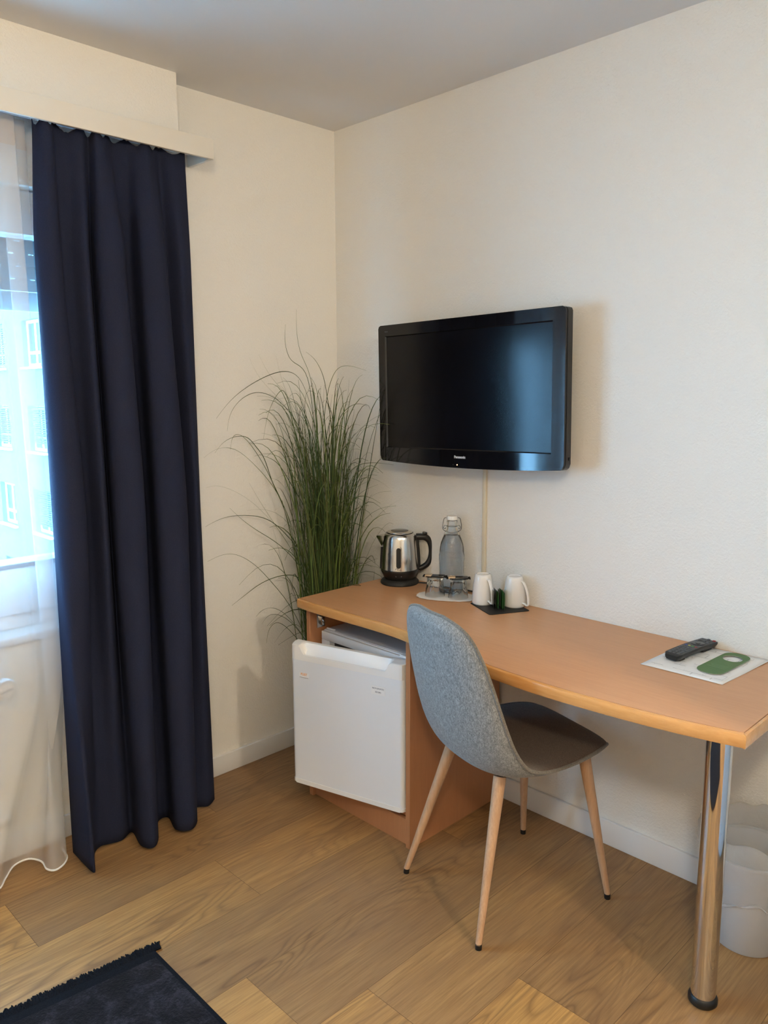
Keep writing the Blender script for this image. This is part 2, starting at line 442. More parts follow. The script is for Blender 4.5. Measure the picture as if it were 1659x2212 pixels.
for ya, yb in ((WY0+.05, -1.985), (-1.965, WY1-.05)):
    bm = bmesh.new(); s = .085
    wbox(bm, -.13, ya, .785, -.045, yb, .945); wbox(bm, -.13, ya, 2.05-s, -.045, yb, 2.06)
    wbox(bm, -.13, ya, .785, -.045, ya+s, 2.06); wbox(bm, -.13, yb-s, .785, -.045, yb, 2.06)
    sash = build('sash', bm, M['upvc'], wn)
    bm = bmesh.new(); wbox(bm, -.135, ya+s-.01, .935, -.04, yb-s+.01, .950, .002)
    build('glazing_bead', bm, M['rail_grey'], sash)
    bm = bmesh.new(); wbox(bm, -.10, ya+s, .945, -.094, yb-s, 2.05-s, 0)
    build('pane', bm, M['pane'], sash)

# roller shutter half lowered outside the glass, rows of little slots between slats
rs = thing('roller_shutter', (-.21, WY1, 1.75), 'grey outdoor roller shutter lowered halfway, rows of bright slots between slats', 'shutter')
bm = bmesh.new(); z = 1.815; rw = 0; L = abs(WY0-WY1)
while z < 2.22:
    box(bm, -.006, -L, z-1.75, .006, 0, z-1.75+.036, bevel=.003)
    y = -L + (.022 if rw % 2 else 0.)
    while y < 0:
        y1 = min(y+.048, 0); box(bm, -.003, y, z-1.75+.035, .003, y1, z-1.75+.0405); y += .064
    z += .0400; rw += 1
build('slats', bm, M['rail_grey'], rs, smooth=False)
bm = bmesh.new(); box(bm, -.008, -L, .0, .008, 0, .062, bevel=.004)
build('bottom_rail', bm, mat('light_grey_bottom_rail', (.42, .45, .48), .4), rs)

# curtain pelmet with rails
pm = thing('curtain_pelmet', (0, -.667, 2.25), 'cream box pelmet with hidden curtain rails above the window', 'pelmet')
def pb(bm, x0, y0, z0, x1, y1, z1, bv=.0015): box(bm, x0, y0+.667, z0-2.25, x1, y1+.667, z1-2.25, bevel=bv)
bm = bmesh.new(); pb(bm, .138, -3.4, 2.252, .15, -.667, 2.315); pb(bm, 0.0, -.679, 2.252, .138, -.667, 2.315)
build('front_board', bm, M['pelmet'], pm)
bm = bmesh.new(); pb(bm, 0.0, -3.4, 2.292, .138, -.679, 2.30)
build('top_board', bm, M['pelmet_in'], pm)
for xx in (.055, .105):
    bm = bmesh.new(); pb(bm, xx-.010, -3.38, 2.278, xx-.003, -.70, 2.292); pb(bm, xx+.003, -3.38, 2.278, xx+.010, -.70, 2.292)
    build('rail', bm, M['track'], pm)

# ------------------------------------------------------------------ curtains
def sheet(name, levels, material, parent=None, per=7, rows=60, ztop=None, zbot=None, thick=.0015, drape=None):
    """levels: list of (z, [(x,y)...]) from bottom up, same number of points."""
    cols = [spline([(x, y, 0) for x, y in pts], per) for z, pts in levels]
    zs = [z for z, _ in levels]; n = len(cols[0]); bm = bmesh.new(); grid = []
    for r in range(rows+1):
        u = r/rows; row = []
        for i in range(n):
            zb = zbot[i] if zbot else zs[0]; zt = ztop[i] if ztop else zs[-1]
            z = zb+(zt-zb)*u
            zc = zs[0]+(zs[-1]-zs[0])*u
            k = max(j for j in range(len(zs)-1) if zs[j] <= zc+1e-9)
            t = (zc-zs[k])/(zs[k+1]-zs[k]); t = t*t*(3-2*t)*.6+t*.4
            p = cols[k][i]*(1-t)+cols[k+1][i]*t
            row.append(bm.verts.new((p.x, p.y, z)))
        grid.append(row)
    for r in range(rows):
        for i in range(n-1): bm.faces.new((grid[r][i], grid[r][i+1], grid[r+1][i+1], grid[r+1][i]))
    o = build(name, bm, material, parent, angle=180)
    if thick:
        md = o.modifiers.new('t', 'SOLIDIFY'); md.thickness = thick; md.offset = 0
    return o, cols
bot = [(.142, -1.289), (.293, -1.291), (.235, -1.262), (.19, -1.238), (.172, -1.21), (.18, -1.18), (.189, -1.145), (.168, -1.098), (.262, -1.115), (.302, -1.095), (.27, -1.058), (.172, -1.005), (.172, -.965), (.26, -.985), (.297, -.95), (.262, -.905), (.185, -.865), (.205, -.825), (.18, -.783)]
mid = [(.112, -1.268), (.175, -1.279), (.215, -1.240), (.185, -1.195), (.100, -1.178), (.110, -1.150), (.172, -1.128), (.085, -1.072), (.178, -1.096), (.218, -1.052), (.188, -1.0), (.070, -.972), (.070, -.925), (.178, -.950), (.215, -.897), (.182, -.843), (.080, -.812), (.162, -.795), (.115, -.752)]
hi = [(.104, -1.262), (.142, -1.265), (.168, -1.235), (.15, -1.205), (.092, -1.182), (.096, -1.15), (.135, -1.118), (.072, -1.078), (.150, -1.088), (.178, -1.050), (.152, -1.005), (.070, -.978), (.070, -.940), (.148, -.943), (.172, -.897), (.142, -.855), (.078, -.82), (.132, -.795), (.105, -.745)]
top = [(.104, -1.245), (.108, -1.238), (.132, -1.222), (.132, -1.203), (.104, -1.182), (.100, -1.145), (.112, -1.105), (.098, -1.078), (.130, -1.068), (.130, -1.045), (.105, -1.02), (.098, -.995), (.098, -.955), (.118, -.93), (.130, -.905), (.118, -.875), (.100, -.845), (.124, -.81), (.106, -.752)]
per = 7; n = (len(bot)-1)*per+1
ztop = [2.268 - .010*(1-math.cos(2*PI*i/(n-1)*9)) - .003*random.random() for i in range(n)]
zbot = [.018]*n
cr = thing('blackout_curtain', (.15, -1.02, 0), 'dark navy floor-length curtain hanging in deep folds beside the window', 'curtain')
o, _ = sheet('curtain_cloth', [(.018, bot), (1.1, mid), (1.9, hi), (2.26, top)], M['curtain'], cr, per, 70, ztop, zbot, .002)
o.matrix_parent_inverse = Matrix.Translation((-.15, 1.02, 0))
for i, (x, y) in enumerate(top[::2]):
    bm = bmesh.new(); tube(bm, [(.105-.15, y+1.02, 2.262), (.105-.15, y+1.02, 2.279)], .0035, 8)
    build('glider', bm, M['white_plastic'], cr)

# sheer curtain: hem line read on the floor, pleats repeat towards the far end of the window
sb = [(.11, -1.314), (.168, -1.320), (.202, -1.344), (.215, -1.376), (.19, -1.392), (.14, -1.388), (.096, -1.412), (.10, -1.458), (.148, -1.500), (.19, -1.535)]
sm = [(.07, -1.250), (.078, -1.285), (.080, -1.312), (.090, -1.317), (.100, -1.310), (.112, -1.277), (.120, -1.280), (.125, -1.330), (.125, -1.349), (.118, -1.365)]
st = [(.05, -1.245), (.055, -1.290), (.056, -1.322), (.062, -1.327), (.068, -1.320), (.072, -1.288), (.078, -1.290), (.082, -1.340), (.084, -1.362), (.078, -1.368)]
y = -1.575; i = 0
while y > -3.0:
    a = (.16, .08, .10, .17)[i % 4]
    sb.append((a+random.uniform(-.01, .01), y)); sm.append(((.115, .08, .075, .12)[i % 4], y+.16)); st.append(((.074, .052, .056, .078)[i % 4], y+.16))
    y -= .042; i += 1
sh = thing('sheer_curtain', (.07, -1.3, 0), 'white see-through net curtain hanging across the window', 'curtain')
n2 = (len(sb)-1)*5+1
o, cols = sheet('voile', [(.03, sb), (.62, sm), (2.262, st)], M['sheer'], sh, 5, 40, None, None, 0)
o.matrix_parent_inverse = Matrix.Translation((-.07, 1.3, 0))
bm = bmesh.new(); tube(bm, [(p.x, p.y, .030) for p in cols[0]], .0032, 8)
o = build('weighted_hem', bm, M['hem'], sh); o.matrix_parent_inverse = Matrix.Translation((-.07, 1.3, 0))
bm = bmesh.new(); g = [[], []]
for p in cols[2]:
    g[0].append(bm.verts.new((p.x+.001, p.y, 2.185))); g[1].append(bm.verts.new((p.x+.001, p.y, 2.268)))
for i in range(len(g[0])-1): bm.faces.new((g[0][i], g[0][i+1], g[1][i+1], g[1][i]))
M['tape'] = M['sheer'].copy(); M['tape'].name = 'dense_voile_heading'
for nd in M['tape'].node_tree.nodes:
    if nd.type == 'BSDF_DIFFUSE': nd.inputs[0].default_value = (.78, .70, .66, 1)
o = build('heading_tape', bm, M['tape'], sh, angle=180); o.matrix_parent_inverse = Matrix.Translation((-.07, 1.3, 0))

# far dark curtain at the other end of the window
fb, fm = [], []
y = -3.03; i = 0
while y > -3.37:
    fb.append(((.12, .2, .24, .15)[i % 4], y)); fm.append(((.095, .13, .14, .10)[i % 4], y)); y -= .028; i += 1
c2 = thing('blackout_curtain', (.15, -3.1, 0), 'second dark navy curtain at the far end of the window, out of the picture', 'curtain')
o, _ = sheet('curtain_cloth', [(.018, fb), (2.26, fm)], M['curtain'], c2, 4, 20); o.matrix_parent_inverse = Matrix.Translation((-.15, 3.1, 0))

# radiator under the window; only its thermostat head and pipe rosettes reach into the picture
rad = thing('radiator', (.035, -1.62, .12), 'white radiator under the window with a round thermostat head', 'radiator')
bm = bmesh.new(); box(bm, -.015, -1.1, .03, .025, -.0, .47, bevel=.01)
for k in range(26): box(bm, .023, -1.07+k*.041, .06, .028, -1.045+k*.041, .44, bevel=.002)
build('panel', bm, M['upvc'], rad)
bm = bmesh.new(); tube(bm, [(0, 0, .42), (0, .09, .42), (0, .09, .43)], .012, 12); tube(bm, [(.0, .115, .40), (.0, .115, -.11)], .008, 12)
tube(bm, [(0, .115, .40), (0, .09, .43)], .010, 10)
build('supply_pipe', bm, M['trimwhite'], rad)
bm = bmesh.new(); lathe(bm, [(0, 0), (.020, 0), (.024, .008), (.032, .018), (.0335, .038), (.031, .045), (.026, .047), (.0, .047)], 40)
xform(bm, Matrix.Translation((.0, .19, .47)) @ Matrix.Rotation(PI/2, 4, 'Y'))
tv_ = build('thermostat_head', bm, M['trimwhite'], rad)
bm = bmesh.new(); lathe(bm, [(.0255, .0472), (.0262, .0482), (.0269, .0472)], 48)
xform(bm, Matrix.Translation((.0, .19, .47)) @ Matrix.Rotation(PI/2, 4, 'Y'))
build('ring', bm, M['dim_text'], tv_)
text('lettering', 'Danfoss', .0125, frame_mtx((.0482, .19, .468), (0, 1, .18), (0, -.18, 1)), M['dark_text'], tv_)
for yy in (.155, .115):
    bm = bmesh.new(); lathe(bm, [(.008, 0), (.017, 0), (.020, .006), (.012, .014), (.008, .016)], 24)
    xform(bm, Matrix.Translation((-.022, yy+(.02 if yy > .13 else 0), .02)) @ Matrix.Rotation(PI/2, 4, 'Y')); build('pipe_rosette', bm, M['trimwhite'], rad)

SIG = [[[0.166,-0.254,1.044],[0.17,-0.256,1.291],[0.161,-0.27,1.53],[0.139,-0.297,1.607],[0.131,-0.311,1.665],[0.13,-0.317,1.729],[0.134,-0.318,1.789]],[[0.16,-0.26,1.29],[0.152,-0.278,1.554],[0.116,-0.324,1.589],[0.105,-0.344,1.63],[0.104,-0.354,1.682],[0.113,-0.355,1.734]],[[0.166,-0.254,1.044],[0.179,-0.244,1.29],[0.194,-0.23,1.447],[0.207,-0.219,1.518],[0.228,-0.201,1.574],[0.262,-0.168,1.583],[0.308,-0.124,1.562]],[[0.182,-0.238,0.919],[0.219,-0.208,1.168],[0.253,-0.18,1.272],[0.283,-0.157,1.327],[0.334,-0.113,1.384],[0.375,-0.078,1.402],[0.421,-0.039,1.39]],[[0.111,-0.309,0.856],[0.091,-0.337,0.983],[0.063,-0.374,1.096],[0.03,-0.422,1.177],[0.03,-0.506,1.253],[0.03,-0.561,1.279],[0.03,-0.623,1.28],[0.03,-0.677,1.249]],[[0.095,-0.326,0.919],[0.08,-0.343,1.014],[0.048,-0.377,1.12],[0.03,-0.42,1.22],[0.03,-0.483,1.302],[0.03,-0.525,1.33],[0.03,-0.553,1.317],[0.03,-0.562,1.271]],[[0.127,-0.294,0.728],[0.098,-0.316,0.823],[0.06,-0.346,0.918],[0.03,-0.405,1.003],[0.03,-0.484,1.076],[0.03,-0.568,1.124],[0.03,-0.629,1.144],[0.03,-0.672,1.139]],[[0.127,-0.293,0.754],[0.089,-0.324,0.83],[0.042,-0.365,0.892],[0.03,-0.445,0.946],[0.03,-0.516,0.998],[0.03,-0.574,1.053]],[[0.124,-0.297,0.501],[0.104,-0.312,0.565],[0.068,-0.344,0.656],[0.03,-0.384,0.727],[0.03,-0.457,0.81],[0.03,-0.536,0.866],[0.03,-0.606,0.883],[0.03,-0.678,0.864]],[[0.127,-0.294,0.728],[0.088,-0.341,0.768],[0.03,-0.421,0.747],[0.03,-0.513,0.707],[0.03,-0.579,0.676]],[[0.167,-0.253,1.106],[0.151,-0.269,1.26],[0.122,-0.297,1.375],[0.085,-0.333,1.471],[0.039,-0.379,1.543],[0.03,-0.421,1.625]],[[0.15,-0.271,1.107],[0.137,-0.289,1.26],[0.104,-0.328,1.4],[0.061,-0.376,1.478],[0.03,-0.424,1.537],[0.03,-0.464,1.612]],[[0.165,-0.256,1.29],[0.157,-0.27,1.411],[0.136,-0.296,1.519],[0.11,-0.328,1.56],[0.067,-0.377,1.557],[0.03,-0.461,1.513],[0.03,-0.554,1.456],[0.03,-0.618,1.389]],[[0.142,-0.278,1.23],[0.123,-0.306,1.352],[0.078,-0.359,1.448],[0.032,-0.413,1.484],[0.03,-0.484,1.473],[0.03,-0.556,1.416],[0.03,-0.573,1.341]],[[0.213,-0.207,1.363],[0.204,-0.223,1.411],[0.2,-0.234,1.489],[0.196,-0.245,1.548],[0.179,-0.268,1.606],[0.158,-0.296,1.633]],[[0.134,-0.286,1.26],[0.104,-0.305,1.375],[0.077,-0.32,1.459],[0.05,-0.335,1.543],[0.032,-0.341,1.621]],[[0.184,-0.236,1.106],[0.195,-0.218,1.259],[0.208,-0.196,1.35],[0.231,-0.166,1.416],[0.261,-0.127,1.44],[0.283,-0.098,1.428]],[[0.242,-0.178,0.728],[0.256,-0.156,0.829],[0.275,-0.13,0.916],[0.302,-0.095,0.972],[0.343,-0.047,1.034],[0.412,-0.03,1.073]],[[0.217,-0.203,0.919],[0.232,-0.181,1.043],[0.255,-0.151,1.117],[0.282,-0.116,1.153],[0.317,-0.074,1.14],[0.346,-0.037,1.105]],[[0.233,-0.187,0.695],[0.251,-0.178,0.729],[0.273,-0.164,0.782],[0.308,-0.137,0.815],[0.348,-0.106,0.835]],[[0.144,-0.276,0.696],[0.13,-0.295,0.761],[0.099,-0.331,0.857],[0.059,-0.375,0.953],[0.03,-0.426,1.049],[0.03,-0.482,1.14]],[[0.132,-0.289,0.435],[0.104,-0.314,0.487],[0.068,-0.347,0.546],[0.035,-0.377,0.571],[0.03,-0.413,0.539],[0.03,-0.422,0.489]],[[0.141,-0.279,0.448],[0.121,-0.294,0.486],[0.092,-0.318,0.544],[0.054,-0.351,0.589],[0.03,-0.403,0.608],[0.03,-0.443,0.572]],[[0.132,-0.288,0.468],[0.106,-0.306,0.519],[0.063,-0.342,0.596],[0.03,-0.387,0.631],[0.03,-0.441,0.629],[0.03,-0.468,0.609]],[[0.209,-0.211,0.982],[0.223,-0.188,1.105],[0.24,-0.162,1.166],[0.266,-0.127,1.203],[0.309,-0.074,1.208],[0.361,-0.03,1.199]],[[0.111,-0.309,0.856],[0.09,-0.339,0.908],[0.061,-0.377,0.966],[0.03,-0.428,1.003],[0.03,-0.53,1.021],[0.03,-0.614,1.019],[0.03,-0.682,0.995]],[[0.142,-0.279,1.168],[0.125,-0.293,1.291],[0.099,-0.317,1.375],[0.083,-0.332,1.471],[0.065,-0.348,1.495],[0.03,-0.384,1.412],[0.03,-0.41,1.304]],[[0.148,-0.273,0.982],[0.095,-0.321,1.106],[0.059,-0.352,1.199],[0.03,-0.383,1.23],[0.03,-0.434,1.245]],[[0.181,-0.239,0.856],[0.204,-0.215,0.982],[0.24,-0.179,1.075],[0.275,-0.144,1.118],[0.314,-0.105,1.143]],[[0.194,-0.226,0.792],[0.231,-0.198,0.951],[0.262,-0.175,1.046],[0.302,-0.145,1.102],[0.35,-0.106,1.127]],[[0.079,-0.342,1.014],[0.042,-0.38,1.12],[0.03,-0.405,1.231],[0.03,-0.448,1.276],[0.03,-0.489,1.323],[0.03,-0.581,1.312],[0.03,-0.63,1.263]],[[0.149,-0.272,1.044],[0.123,-0.309,1.23],[0.097,-0.347,1.322],[0.058,-0.398,1.413],[0.038,-0.43,1.419]]]
# ------------------------------------------------------------------ desk
DZ = .75
desk = thing('desk', (1.15, -.27, 0), 'beech-coloured corner desk with curved front edge, fridge compartment and one chrome leg', 'desk')
def dk(bm): xform(bm, Matrix.Translation((-1.15, .27, 0)))
front = spline([(.345, -.512, 0), (.45, -.519, 0), (.60, -.516, 0), (.744, -.513, 0), (.86, -.518, 0), (.95, -.534, 0), (1.09, -.562, 0), (1.243, -.584, 0), (1.40, -.594, 0), (1.55, -.590, 0), (1.70, -.577, 0), (1.82, -.558, 0), (1.925, -.534, 0)], 6)
fr = [(p.x, p.y) for p in front]
def inset(pts, d):
    out = []
    for i, (x, y) in enumerate(pts):
        a = pts[max(i-1, 0)]; b = pts[min(i+1, len(pts)-1)]; dx, dy = b[0]-a[0], b[1]-a[1]; L = math.hypot(dx, dy)
        out.append((x-dy/L*d, y+dx/L*d))
    return out
inn = inset(fr, .012)
inn[0] = (.345+.0, inn[0][1]); inn[-1] = (1.9153, inn[-1][1])
bm = bmesh.new(); prism(bm, [(.345, -.003)] + inn + [(1.9153, -.003)], DZ-.032, DZ, .0008, 1)
dk(bm); build('desktop', bm, M['beech'], desk)
# solid front edging, slightly proud and rounded, with the dark joint line behind it
bm = bmesh.new(); rings = []
path = [(.3445, -.004)] + [(.3445, -.30)] + [(a) for a in fr]
def band(bm, outer, inner, z0, z1, r=.006):
    rr = []
    for (ox, oy), (ix, iy) in zip(outer, inner):
        dx, dy = ox-ix, oy-iy; L = math.hypot(dx, dy); dx, dy = dx/L, dy/L; L -= .0009
        sec = [(L, z0+r), (L, z1-r), (L-r*.3, z1-r*.3), (L-r, z1), (.001, z1), (.001, z0), (L-r, z0), (L-r*.3, z0+r*.3)]
        rr.append([bm.verts.new((ix+dx*(s+.0006), iy+dy*(s+.0006), z)) for s, z in sec])
    for a, b in zip(rr, rr[1:]):
        for k in range(8): bm.faces.new((a[k], b[k], b[(k+1) % 8], a[(k+1) % 8]))
    bm.faces.new(rr[0]); bm.faces.new(rr[-1][::-1])
band(bm, fr, inn, DZ-.034, DZ-.0006)
dk(bm); build('front_edging', bm, M['beech_edge'], desk)
bm = bmesh.new(); band(bm, [(1.925, -.534), (1.925, -.3), (1.925, -.003)], [(1.9155, -.530), (1.9155, -.3), (1.9155, -.003)], DZ-.034, DZ-.0006, .003)
dk(bm); build('end_edging', bm, M['beech_edge'], desk)
def dbox(name, a, mt, bv=.0008, **kw):
    bm = bmesh.new(); box(bm, *a, bevel=bv, seg=1); dk(bm); return build(name, bm, mt, desk)
dbox('side_panel', (.372, -.492, 0, .391, -.02, .716), M['beech_shaded'])
dbox('side_panel', (.866, -.492, 0, .885, -.02, .716), M['beech_shaded'])
dbox('plinth', (.391, -.478, 0, .866, -.462, .088), M['beech_shaded'])
dbox('shelf', (.391, -.46, .088, .866, -.02, .104), M['beech_shaded'])
dbox('back_panel', (.391, -.028, .104, .866, -.02, .716), M['beech_shaded'])
bm = bmesh.new(); lathe(bm, [(0, .020), (.0285, .020), (.0295, .024), (.0295, .708), (.045, .709), (.045, .7175), (0, .7175)], 48, c=(1.838, -.452, 0)); dk(bm)
leg = build('leg', bm, M['chrome'], desk); leg['label'] = 'tubular chrome leg'
bm = bmesh.new(); lathe(bm, [(0, 0), (.030, 0), (.0345, .006), (.0345, .016), (.031, .023), (.0296, .024), (0, .024)], 48, c=(1.838, -.452, 0)); dk(bm)
build('foot_cap', bm, M['rubber'], leg)
bm = bmesh.new(); box(bm, .391, -.462, .640, .396, -.424, .692, bevel=.002); box(bm, .395, -.45, .650, .409, -.436, .682, bevel=.003)
tube(bm, [(.391, -.443, .69), (.3965, -.443, .69)], .020, 20); tube(bm, [(.404, -.443, .672), (.413, -.443, .664)], .006, 12); dk(bm)
build('hinge', bm, M['steel'], desk)

# ------------------------------------------------------------------ mini fridge
fg = thing('mini_fridge', (.63, -.25, .104), 'small white fridge in the desk compartment, its door standing ajar', 'fridge')
fx0, fx1, fz1 = .399, .858, .632
def fk(bm): xform(bm, Matrix.Translation((-.63, .25, -.104)))
bm = bmesh.new()
box(bm, fx0, -.436, .112, fx1, -.04, fz1, bevel=.006, seg=2)
fk(bm); body = build('body', bm, M['fridge'], fg)
bm = bmesh.new(); box(bm, fx0+.006, -.430, fz1-.002, fx1-.006, -.05, fz1+.0022, bevel=.002); fk(bm); build('top_panel', bm, M['fridge_grey'], body)
bm = bmesh.new(); ww = .034
for a in ((fx0+.002, fz1-ww, fx1-.002, fz1-.003), (fx0+.002, .116, fx1-.002, .116+ww), (fx0+.002, .116+ww, fx0+ww, fz1-ww), (fx1-ww, .116+ww, fx1-.002, fz1-ww)):
    box(bm, a[0], -.447, a[1], a[2], -.434, a[3], bevel=.0025)
fk(bm); build('front_frame', bm, M['fridge'], body)
bm = bmesh.new(); box(bm, fx0+ww+.004, -.4375, .155, fx1-ww-.004, -.4355, fz1-ww-.006); fk(bm); build('interior', bm, M['gasket'], body)
bm = bmesh.new(); box(bm, fx0+.065, -.4400, fz1-.052, fx0+.21, -.4372, fz1-.037, bevel=.001); fk(bm); build('freezer_slot', bm, M['black_matte'], body)
bm = bmesh.new(); prism(bm, [(fx1-.048, -.462), (fx1-.004, -.462), (fx1, -.455), (fx1, -.395), (fx1-.048, -.395)], fz1+.0015, fz1+.009, .002); fk(bm); build('hinge_cover', bm, M['fridge'], body)
bm = bmesh.new(); box(bm, fx0+.008, -.428, fz1+.0015, fx0+.05, -.420, fz1+.006, bevel=.002); fk(bm); build('hinge_cap', bm, M['fridge'], body)
# door, pivoting at its right end
dx0, dy0 = .432, -.614; dx1, dy1 = .862, -.497
DWd = math.hypot(dx1-dx0, dy1-dy0); yaw = math.atan2(dy1-dy0, dx1-dx0)
DM = Matrix.Translation((dx0-.63, dy0+.25, .130-.104)) @ Matrix.Rotation(yaw, 4, 'Z')   # local: x along face from free end, y=0 front face, +y into room depth
DHt = .506; th = .047
def rr_outline(w, d, r, n=6):
    out = []
    for cx, cy, a0 in ((r, r, PI), (w-r, r, 1.5*PI)):
        for k in range(n+1):
            a = a0+PI/2*k/n; out.append((cx+r*math.cos(a), cy+r*math.sin(a)))
    return out+[(w, d), (0, d)]
bm = bmesh.new(); ol = rr_outline(DWd, th, .016)
prism(bm, ol, .0, .444); xform(bm, DM); door = build('door', bm, M['fridge'], fg, angle=50)
# lower lip and top cap
bm = bmesh.new(); ol2 = [(x*1.006-.001, y*1.03-.0018) for x, y in ol]; prism(bm, ol2, -.010, .006, .003); xform(bm, DM); build('bottom_trim', bm, M['white_plastic'], door)
bm = bmesh.new()
# top cap with scooped grip: columns along x, section varies
nx = 64; secs = []
for i in range(nx+1):
    x = DWd*i/nx; e = min(x, DWd-x)
    fy = 0. if e > .016 else .016-math.sqrt(max(0, .016**2-(.016-e)**2))
    # recess mask
    u = min(max((x-.034)/.024, 0), 1)*min(max((DWd-.050-x)/.018, 0), 1); u = u*u*(3-2*u)
    cap = [(fy-.001, .4445), (fy-.001, .4445+.050-.030*u), (fy+.003+.001*u, .4965-.030*u), (fy+.008+.004*u, .4965-.034*u), (.024, .498-.030*u*.7), (.031, .499), (th, .499), (th, .4445)]
    secs.append([bm.verts.new((x, y, z)) for y, z in cap])
for a, b in zip(secs, secs[1:]):
    for k in range(8): bm.faces.new((a[k], b[k], b[(k+1) % 8], a[(k+1) % 8]))
bm.faces.new(secs[0]); bm.faces.new(secs[-1][::-1]); xform(bm, DM)
build('grip_cap', bm, M['white_plastic'], door, angle=35)
bm = bmesh.new(); box(bm, .012, th, .012, DWd-.012, th+.010, .485, bevel=.003); xform(bm, DM); build('gasket', bm, M['gasket'], door)
def sticker(x, z, w, h):
    bm = bmesh.new(); box(bm, x-w/2, -.0008, z-h/2, x+w/2, .0002, z+h/2, bevel=.0003, seg=1); xform(bm, DM); return build('sticker', bm, M['sticker'], door)
DMf = DM @ Matrix.Rotation(PI/2, 4, 'X')      # local text plane: x along door, y up, z out of the face
s1 = sticker(.056, .392, .040, .020)
text('lettering', 'FUST', .0118, DMf @ Matrix.Translation((.056, .395, .0010)), M['orange_text'], s1, bold=.00018)
bm = bmesh.new(); box(bm, .038, -.0014, .3835, .074, -.0004, .3845); xform(bm, DM); build('rule', bm, M['dim_text'], s1, smooth=False)
s2 = sticker(.352, .395, .053, .030)
text('lettering', 'NOVAMATIC', .0078, DMf @ Matrix.Translation((.352, .401, .0010)), M['dark_text'], s2)
text('lettering', 'KS 041', .0078, DMf @ Matrix.Translation((.352, .389, .0010)), M['dark_text'], s2)

# ------------------------------------------------------------------ chair
CH = Matrix.Translation((1.217, -.430, 0)) @ Matrix.Rotation(math.atan2(-.29, .957), 4, 'Z')   # local +y forward, +x right
chair = thing('side_chair', (1.217, -.430, 0), 'grey felt shell chair with wood-look tapered legs pushed up to the desk', 'chair', rot=math.atan2(-.29, .957))
# centre profile (f, z) from seat front to the back top ; half width ; edge raise normal to surface
prof = [(.252, .452), (.248, .466), (.225, .474), (.17, .472), (.08, .462), (-.01, .452), (-.075, .449), (-.125, .460), (-.165, .490), (-.192, .535), (-.210, .59), (-.224, .65), (-.236, .71), (-.247, .77), (-.256, .82), (-.262, .85), (-.265, .866)]
prof = [(f_, z_+max(0, z_-.5)*.088) for f_, z_ in prof]
half = [.120, .150, .172, .196, .213, .222, .226, .227, .226, .223, .219, .212, .203, .188, .163, .125, .060]
rise = [.000, .000, .002, .006, .012, .024, .040, .052, .058, .056, .050, .043, .036, .028, .020, .012, .004]
def resample(a, per): return [p for p in spline([(v[0], v[1], 0) if isinstance(v, tuple) else (v, 0, 0) for v in a], per)]
P_ = resample(prof, 4); Hf = [p.x for p in resample(half, 4)]; Rz = [p.x for p in resample(rise, 4)]
def shell_point(i, s, off=0.):
    """s in -1..1 across; off = distance along the outward (under / behind) normal"""
    a = P_[max(i-1, 0)]; b = P_[min(i+1, len(P_)-1)]; t = (b-a).normalized()
    nrm = Vector((t.y, -t.x)) * -1      # candidate normal in (f,z)
    # concave side normal must point up for the seat and forward for the back
    if nrm.y < 0 and abs(t.x) > abs(t.y): nrm = -nrm
    if nrm.x < 0 and abs(t.y) >= abs(t.x): nrm = -nrm
    r = Rz[i]*abs(s)**2.4
    f = P_[i].x+nrm.x*(r-off); z = P_[i].y+nrm.y*(r-off)
    return Vector((Hf[i]*s, f, z))
def endt(i):
    f = min(i, len(P_)-1-i)/5.
    return min(1., f)**.5 if f > 0 else 0.
def pillow(bm, off, ns=28):
    rows = []
    for i in range(len(P_)):
        r = []
        for k in range(ns+1):
            s = -1+2*k/ns; s = math.sin(s*PI/2)*.5+s*.5
            e = max(0, 1-s**4)**.5*endt(i)
            r.append(bm.verts.new(shell_point(i, s, off*e)))
        rows.append(r)
    for a, b in zip(rows, rows[1:]):
        for k in range(ns): bm.faces.new((a[k], a[k+1], b[k+1], b[k]))
bm = bmesh.new(); pillow(bm, .024)
outer = build('outer_shell', bm, M['chair'], chair, angle=180)
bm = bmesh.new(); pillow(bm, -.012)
innr = build('seat_pad', bm, M['seat'], chair, angle=180); innr['label'] = 'inner seat and back padding, brown shade tinted into its colour'
rim = []
n_ = len(P_)
left_ = [shell_point(i, -1, 0) for i in range(n_)]; right_ = [shell_point(i, 1, 0) for i in range(n_)]
topc = [shell_point(n_-1, s, 0) for s in (-.5, 0, .5)]; botc = [shell_point(0, s, 0) for s in (.6, .2, -.2, -.6)]
bm = bmesh.new(); tube(bm, left_+topc+right_[::-1]+botc, .0048, 10, closed=True)
build('piping', bm, fabric('taupe_seam_fabric', (.11, .10, .085), (.22, .20, .175)), outer, angle=180)
# legs, local positions
for fx, fy, tx, ty, tz in ((-.199, -.226, -.130, -.105, .43), (.188, -.222, .105, -.100, .43), (.192, .237, .135, .175, .452), (-.202, .232, -.135, .175, .452)):
    bm = bmesh.new(); a = Vector((fx, fy, .012)); b = Vector((tx, ty, tz)); k = 10
    tube(bm, [a.lerp(b, i/k) for i in range(k+1)], [.0088+.0092*(i/k) for i in range(k+1)], 20)
    lg = build('leg', bm, M['legwood'], chair)
    bm = bmesh.new(); d = (b-a).normalized(); tube(bm, [Vector((fx, fy, 0)), a+d*.004], [.0090, .0094], 20); build('foot_cap', bm, M['rubber'], lg)
bm = bmesh.new()
for a, b in (((-.13, -.105, .432), (.135, .175, .440)), ((.105, -.10, .432), (-.135, .175, .440))): tube(bm, [a, b], .009, 10)
build('under_frame', bm, M['black_matte'], chair)

